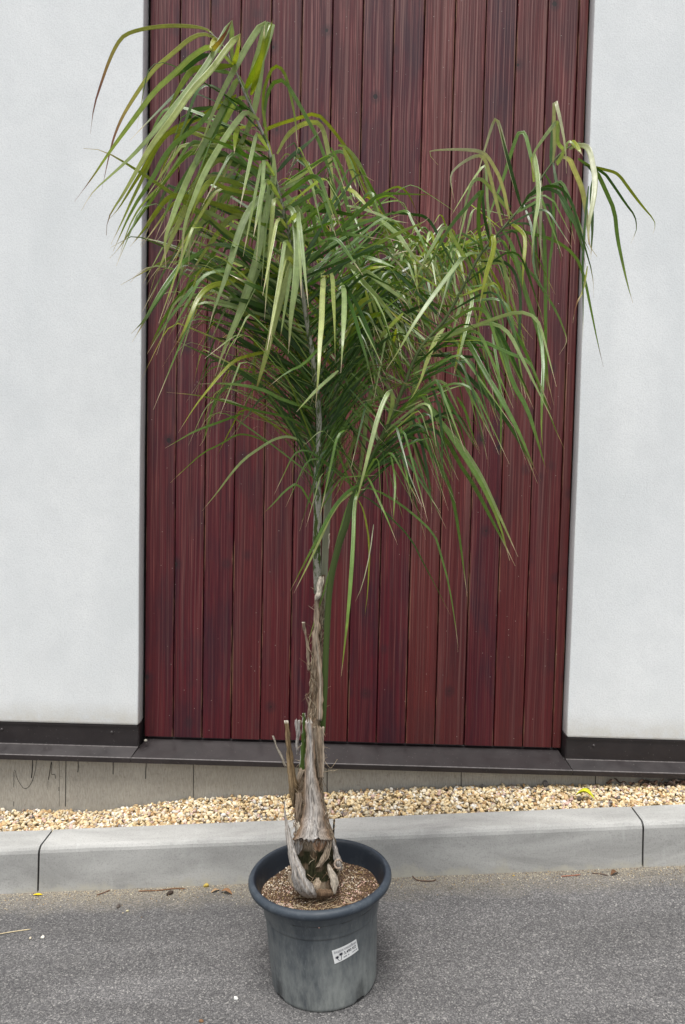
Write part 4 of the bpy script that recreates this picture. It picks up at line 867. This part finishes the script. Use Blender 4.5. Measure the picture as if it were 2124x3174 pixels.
# ---- C: back middle frond
C = Frond('middle frond behind the tall front one, full of pale leaflets',
  [(1001, 1900, 2.262, .010), (1008, 1720, 2.265, .010), (1012, 1627, 2.27, .0105), (1020, 1500, 2.275, .0105), (1030, 1360, 2.285, .0095), (1045, 1200, 2.30, .008), (1060, 1040, 2.33, .007), (1060, 900, 2.37, .006), (1045, 770, 2.42, .005), (1015, 650, 2.47, .004), (975, 560, 2.52, .003), (935, 500, 2.56, .002)], (.22, .3, .95, .6))
for (c, p, w, k, *o) in [
 (T1, [(920,700),(900,620),(870,580),(940,550),(1040,520),(1100,500),(1130,510),(1200,590),(1270,690),(1310,800),(1360,900),(1400,980),(1480,1080),(1560,1150)], 18, 'g'),
 (T1, [(900,640),(870,430),(910,310),(940,285),(975,320),(1000,420),(1020,520),(1030,650),(1040,700)], 17, 'o'),
 (T1, [(880,560),(890,430),(920,360),(970,350),(1020,430),(1070,520),(1120,610),(1160,720),(1200,850),(1240,1000),(1270,1150)], 18, 'm'),
 (T1, [(940,680),(980,600),(1040,550),(1110,535),(1140,560),(1160,640),(1178,740),(1185,900),(1170,1080)], 22, 'y'),
 (T1, [(940,760),(1000,690),(1070,640),(1135,575)], 20, 'd'), (T1, [(960,820),(1010,790),(1080,740),(1170,690),(1220,660),(1260,700),(1290,780),(1330,880)], 16, 'm'),
 (TE, [(80,360),(120,310),(230,240),(390,130)], 20, 'g'), (TE, [(110,370),(220,340),(330,330),(440,340)], 17, 'd'),
 (TE, [(200,110),(240,110),(290,200),(340,310),(400,420)], 17, 'o'), (TE, [(200,520),(350,530),(500,540),(650,570),(820,570)], 18, 'd'),
 (TE, [(480,240),(540,320),(580,440),(620,600),(660,770),(710,940),(750,1120),(790,1300)], 20, 'm'), (TE, [(420,260),(490,380),(540,540),(570,690),(600,850),(620,960)], 15, 'm'),
 (TE, [(560,20),(600,130),(640,250),(670,360)], 19, 'o'), (TE, [(460,20),(520,130),(580,270),(620,400),(645,500)], 16, 'm'),
 (TE, [(520,0),(580,10),(650,90),(720,210),(770,350),(820,500),(860,620),(920,750),(980,900),(1040,1060),(1090,1250)], 20, 'g'),
 (TE, [(700,180),(770,310),(850,460),(920,610),(980,740)], 12, 'm'), (TE, [(560,340),(640,370),(700,430),(760,500),(830,570)], 20, 'g'),
 (TE, [(960,560),(1080,520),(1120,620),(1180,730),(1240,860),(1300,980),(1340,1080)], 13, 'm'), (TE, [(560,690),(700,640),(850,580),(1000,540),(1080,520),(1110,560)], 15, 'm'),
 (TE, [(590,490),(700,510),(850,560),(950,610),(1090,630)], 14, 'g'), (TE, [(950,540),(1100,560),(1220,570),(1290,650),(1350,780),(1440,950),(1560,1110)], 13, 'd'),
 (TE, [(620,900),(800,820),(950,740),(1080,680),(1200,630),(1250,590)], 19, 'o'), (TE, [(860,600),(930,660),(1010,730),(1080,840),(1180,960),(1240,1000)], 20, 'g'),
 (TE, [(240,760),(380,790),(440,830),(540,930),(660,1030),(760,1150),(880,1260),(1000,1370)], 22, 'g'), (TE, [(540,920),(640,1000),(760,1030),(850,1100),(950,1180),(1060,1260),(1100,1330)], 24, 'g'),
 (TE, [(600,960),(720,1130),(800,1200),(850,1300),(900,1400),(960,1620)], 16, 'g'), (TE, [(880,960),(960,1040),(1040,1170),(1090,1290)], 18, 'm'),
 (TE, [(720,900),(830,930),(980,990)], 22, 'm'), (TE, [(240,700),(360,660),(440,610),(560,580)], 20, 'm'), (TE, [(250,740),(400,720),(550,710),(720,740),(870,760)], 18, 'm'),
 (TE, [(740,1000),(820,990),(920,980)], 16, 'o'), (TE, [(240,900),(340,920),(450,940)], 18, 'o'), (TE, [(410,440),(430,430),(480,450)], 14, 'o'),
 (TF, [(380,-50),(400,30),(390,200),(385,400),(370,560),(360,800),(335,1080)], 24, 'y', -.35), (TF, [(450,-30),(475,20),(480,200),(490,400),(495,720)], 24, 'y', -.35), (TF, [(540,70),(565,100),(570,250),(560,500),(540,800)], 23, 'g', -.35),
 (TF, [(240,100),(330,60),(440,0)], 18, 'd'), (TF, [(640,0),(720,60),(790,130),(880,230),(960,320),(1050,400)], 22, 'g'), (TF, [(760,100),(800,220),(850,350),(910,500),(965,620)], 16, 'g'),
 (TF, [(1050,310),(960,400),(860,510),(770,620),(675,750)], 18, 'g'), (TF, [(740,130),(780,260),(800,400),(820,550)], 15, 'y'),
 (TF, [(520,780),(440,850),(340,940),(180,1115)], 15, 'g'), (TF, [(990,440),(950,620),(905,780)], 13, 'g'),
 (TF, [(640,80),(700,100),(640,200),(590,300),(560,430)], 28, 'o'), (TF, [(760,190),(700,230),(650,330),(600,450),(560,560)], 30, 'o'), (TF, [(900,320),(800,330),(700,380),(620,470),(560,620)], 24, 'o'),
]: C.leaf(c, p, w, k, (o[0] if o else random.uniform(-.15, .15)), None, None, None, (-.25 if c in (TF, TE) else 0))
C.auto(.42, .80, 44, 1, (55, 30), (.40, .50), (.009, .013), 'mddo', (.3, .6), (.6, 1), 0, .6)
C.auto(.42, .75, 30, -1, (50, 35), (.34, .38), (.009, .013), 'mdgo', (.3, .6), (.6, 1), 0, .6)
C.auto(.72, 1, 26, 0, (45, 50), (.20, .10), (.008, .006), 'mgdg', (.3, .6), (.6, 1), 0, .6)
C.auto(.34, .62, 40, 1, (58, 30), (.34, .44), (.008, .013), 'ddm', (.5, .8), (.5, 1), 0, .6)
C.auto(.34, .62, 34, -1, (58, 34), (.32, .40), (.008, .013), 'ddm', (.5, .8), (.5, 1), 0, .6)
C.done()
# ---- D: back right frond, low and bushy
Dd = Frond('bushy back frond spreading right at half height',
  [(1003, 1950, 2.272, .008), (1012, 1700, 2.285, .008), (1030, 1450, 2.32, .0075), (1060, 1250, 2.36, .007), (1110, 1080, 2.42, .006), (1180, 940, 2.47, .005), (1270, 850, 2.52, .0042), (1370, 790, 2.57, .0034), (1450, 765, 2.61, .0022)], (.25, .3, .6, .5))
for (c, p, w, k, *o) in [
 (T2, [(560,800),(620,850),(680,960),(740,1080),(800,1170),(845,1225)], 12, 'o'), (T2, [(570,830),(640,930),(700,1050),(760,1160)], 10, 'o'), (T2, [(540,800),(600,900),(640,1020),(680,1160),(720,1290)], 10, 'm'),
 (T2, [(580,860),(650,960),(730,1100),(790,1200),(830,1260)], 10, 'g'), (T2, [(400,760),(470,800),(520,870),(540,960)], 12, 'o'), (T2, [(440,740),(520,760),(600,800),(680,850)], 12, 'm'),
 (T2, [(520,1120),(600,1120),(680,1150),(760,1220),(830,1290)], 9, 'm'), (T2, [(560,880),(620,1020),(670,1180),(700,1300)], 9, 'd'),
]: Dd.leaf(c, p, w, k, random.uniform(-.1, .1))
Dd.auto(.46, .98, 80, 1, (50, 15), (.48, .36), (.010, .007), 'mgdoo', (.15, .45), (.8, 1), 0, .7)
Dd.auto(.46, .98, 50, -1, (60, 45), (.34, .24), (.010, .007), 'mgdgo', (.2, .5), (.7, 1), 0, .7)
Dd.auto(.45, .95, 50, 0, (30, 5), (.44, .38), (.011, .009), 'gmgdo', (.1, .4), (.8, 1), 60, .7, .8)
Dd.auto(.30, .5, 24, 0, (62, 50), (.30, .36), (.007, .011), 'mdd', (.3, .7), (.5, 1), 0, .8)
Dd.done()

# ================================================================== SMALL LOOSE THINGS
def pebble(name, x, y, r_, col, label, cat='pebble', flat=(1.3, .9, .7), grp=None, mat=None):
    p = atg(x, y, 0); o = scatter(name, np.array([[0., 0, 0]]), np.array([r_]), np.array([col]), 2, mat or m_stone, flat, .15); o.location = (p.x, p.y, gz(p.x)+r_*flat[2]*.6)
    return tag(o, label, cat, grp)
pebble('pebble', 132, 2908, .0085, (.80, .78, .70), 'larger white oval pebble on the asphalt near the left edge')
pebble('pebble', 95, 2909, .0055, (.62, .55, .42), 'small tan pebble just left of the white oval pebble')
pebble('pebble', 732, 3097, .0070, (.78, .78, .74), 'white pebble on the asphalt left of the foot of the pot')
pebble('pebble', 396, 2826, .0062, (.66, .60, .38), 'cream pebble near the kerb, between the yellow leaf and the pot')
pebble('pebble', 368, 2812, .0085, (.09, .075, .065), 'dark brown pebble near the kerb beside the cream one')
pebble('dirt_clod', 527, 2772, .012, (.045, .03, .022), 'dark clod of dirt lying at the foot of the kerb left of the pot', 'dirt', (1.4, .9, .7))
pebble('pebble', 624, 3168, .0065, (.22, .12, .06), 'brown pebble at the bottom edge of the photo')
pebble('pebble', 640, 2748, .0105, (.50, .37, .08), 'mustard yellow pebble at the kerb foot by the brown leaf litter', 'pebble')
def twig(pts, r_, col, label, name='twig', cat='twig'):
    P = [atg(x, y, 0) for x, y in pts]; P = [Vector((p.x, p.y, gz(p.x)+r_+.001)) for p in P]; P = catmull(P, 4); m = MB(); m.tube(P, [r_]*(len(P)-1)+[r_*.4], 5, col)
    o = m.build(name, m_litter, None, True); c = P[0].copy(); o.data.transform(Matrix.Translation(-c)); o.location = c; return tag(o, label, cat)
twig([(-12, 2899), (40, 2890), (96, 2882)], .0016, (.62, .52, .33), 'pale straw stalk on the asphalt at the left edge', 'straw_stalk', 'straw')
twig([(300, 2776), (325, 2768), (342, 2760)], .0018, (.16, .08, .05), 'thin brown twig at the kerb foot, right of the yellow leaf')
twig([(430, 2764), (490, 2762), (545, 2756), (575, 2757)], .0020, (.20, .10, .05), 'long brown twig at the kerb foot beside the dirt clod')
twig([(1279, 2718), (1296, 2731), (1340, 2733), (1352, 2728)], .0022, (.13, .08, .06), 'crooked dark twig on the asphalt right of the pot rim')
twig([(1836, 2709), (1860, 2710), (1885, 2716)], .0022, (.14, .10, .08), 'short dark twig beside the crumpled leaf at the right kerb')
twig([(1740, 2718), (1770, 2716), (1800, 2713)], .0016, (.40, .16, .10), 'reddish twig on the sandy strip under the right kerb')
def dryleaf(name, x, y, L, W_, ang, col, label, cat='leaf', curl=.5, z0=.002, pos=None, mat=None):
    p = pos or atg(x, y, 0); V = []; Cc = []; n = 12
    for i in range(n+1):
        t = i/n; ww = W_*math.sin(math.pi*min(1, t*.93+.05))**.8
        for j in (-1, -.5, 0, .5, 1): V.append(Vector(((t-.5)*L, j*ww*.5, curl*L*.25*math.sin(math.pi*t)+abs(j)*ww*.35*curl+.0012*mnoise.noise(Vector((t*7, j*3, x)))))); Cc.append(Vector(col)*(1-.25*abs(j))*(1+.2*mnoise.noise(Vector((t*5, j, y)))))
    Fc = [(i*5+j, i*5+j+1, (i+1)*5+j+1, (i+1)*5+j) for i in range(n) for j in range(4)]
    o = mesh(name, V, Fc, mat or m_litter, None, Cc, True); o.location = (p.x, p.y, (gz(p.x) if pos is None else p.z)+z0); o.rotation_euler = (0, 0, ang); return tag(o, label, cat)
dryleaf('yellow_leaf', 118, 2775, .036, .012, .05, (.85, .62, .02), 'small bright yellow leaf on the asphalt at the left kerb joint', curl=.25)
dryleaf('dry_leaf', 1905, 2711, .036, .020, .4, (.16, .085, .045), 'crumpled dark brown leaf on the asphalt by the right kerb', curl=.9)
dryleaf('dry_leaf', 702, 2770, .05, .020, -.3, (.30, .16, .08), 'curled brown leaf in the litter between kerb and pot', curl=.8)
dryleaf('dry_leaf', 668, 2764, .035, .014, .6, (.42, .28, .16), 'small tan leaf in the litter just left of the curled brown one', curl=.6)
dryleaf('yellow_leaf', 1593, 2716, .010, .006, .2, (.75, .50, .05), 'tiny yellow leaf scrap at the foot of the right kerb', curl=.3)
p = at(1814, 2472, 3.14); dryleaf('curled_leaf', 0, 0, .080, .036, -.45, (.62, .62, .03), 'curled yellow-green leaf on the gravel', curl=1.1, pos=Vector((p.x, p.y, gravel_z(p.x, p.y)+.008)))
p = at(1796, 2474, 3.12); o = scatter('pebble', np.array([[0., 0, 0]]), np.array([.014]), np.array([(.06, .045, .035)]), 2, m_stone); o.location = (p.x, p.y, gravel_z(p.x, p.y)+.014); tag(o, 'dark brown stone under the curled yellow leaf', 'pebble')
p = at(448, 2302, 3.30); o = scatter('mortar_lump', np.array([[0., 0, 0]]), np.array([.0075]), np.array([(.30, .28, .24)]), 2, m_stone, (1, .7, .9)); o.location = p+Vector((0, .02, .003)); tag(o, 'pale lump of mortar in the left corner of the flashing', 'mortar lump')
# heap of dead leaves under the right flashing
m = MB()
for k in range(60):
    x = random.uniform(1.17, 1.72); y = PY-.012-abs(random.gauss(0, .018)); zb = gravel_z(x, y)+random.uniform(.002, .028); ln = random.uniform(.015, .04); a = random.uniform(-1, 1); wv = random.uniform(.005, .014)
    d = Vector((math.cos(a), .3*math.sin(a), random.uniform(-.3, .4))); P = [Vector((x, y, zb))+d*ln*(t-.5)+Vector((0, -.006*math.sin(3*t), .006*math.sin(5*t+k))) for t in np.linspace(0, 1, 6)]
    c = random.choice(((.10, .06, .045), (.20, .13, .10), (.36, .29, .25), (.05, .035, .03))); m.tube(P, [wv*.2, wv*.5, wv*.5, wv*.45, wv*.3, wv*.1], 6, c, .3)
tag(m.build('dead_leaf_heap', m_litter, None, True), 'drift of dead brown leaves under the flashing at the right edge', 'dead leaves', kind='stuff')
# fine litter and washed-out grit along the kerb foot
N = 2600; P = np.zeros((N, 3)); X = rng.uniform(-2.2, 2.2, N); dd = np.abs(rng.normal(0, .055, N))+.002
for i in range(N): P[i] = (X[i], KY(X[i])-dd[i], gz(X[i])+.0012)
gp = np.array([(.55, .45, .30), (.40, .30, .18), (.68, .62, .48), (.16, .11, .07), (.30, .27, .24)])
tag(scatter('kerb_grit', P, rng.uniform(.0012, .0034, N), gp[rng.integers(0, 5, N)], 1, m_stone), 'sandy grit and crumbs washed along the kerb foot', 'grit', kind='stuff')
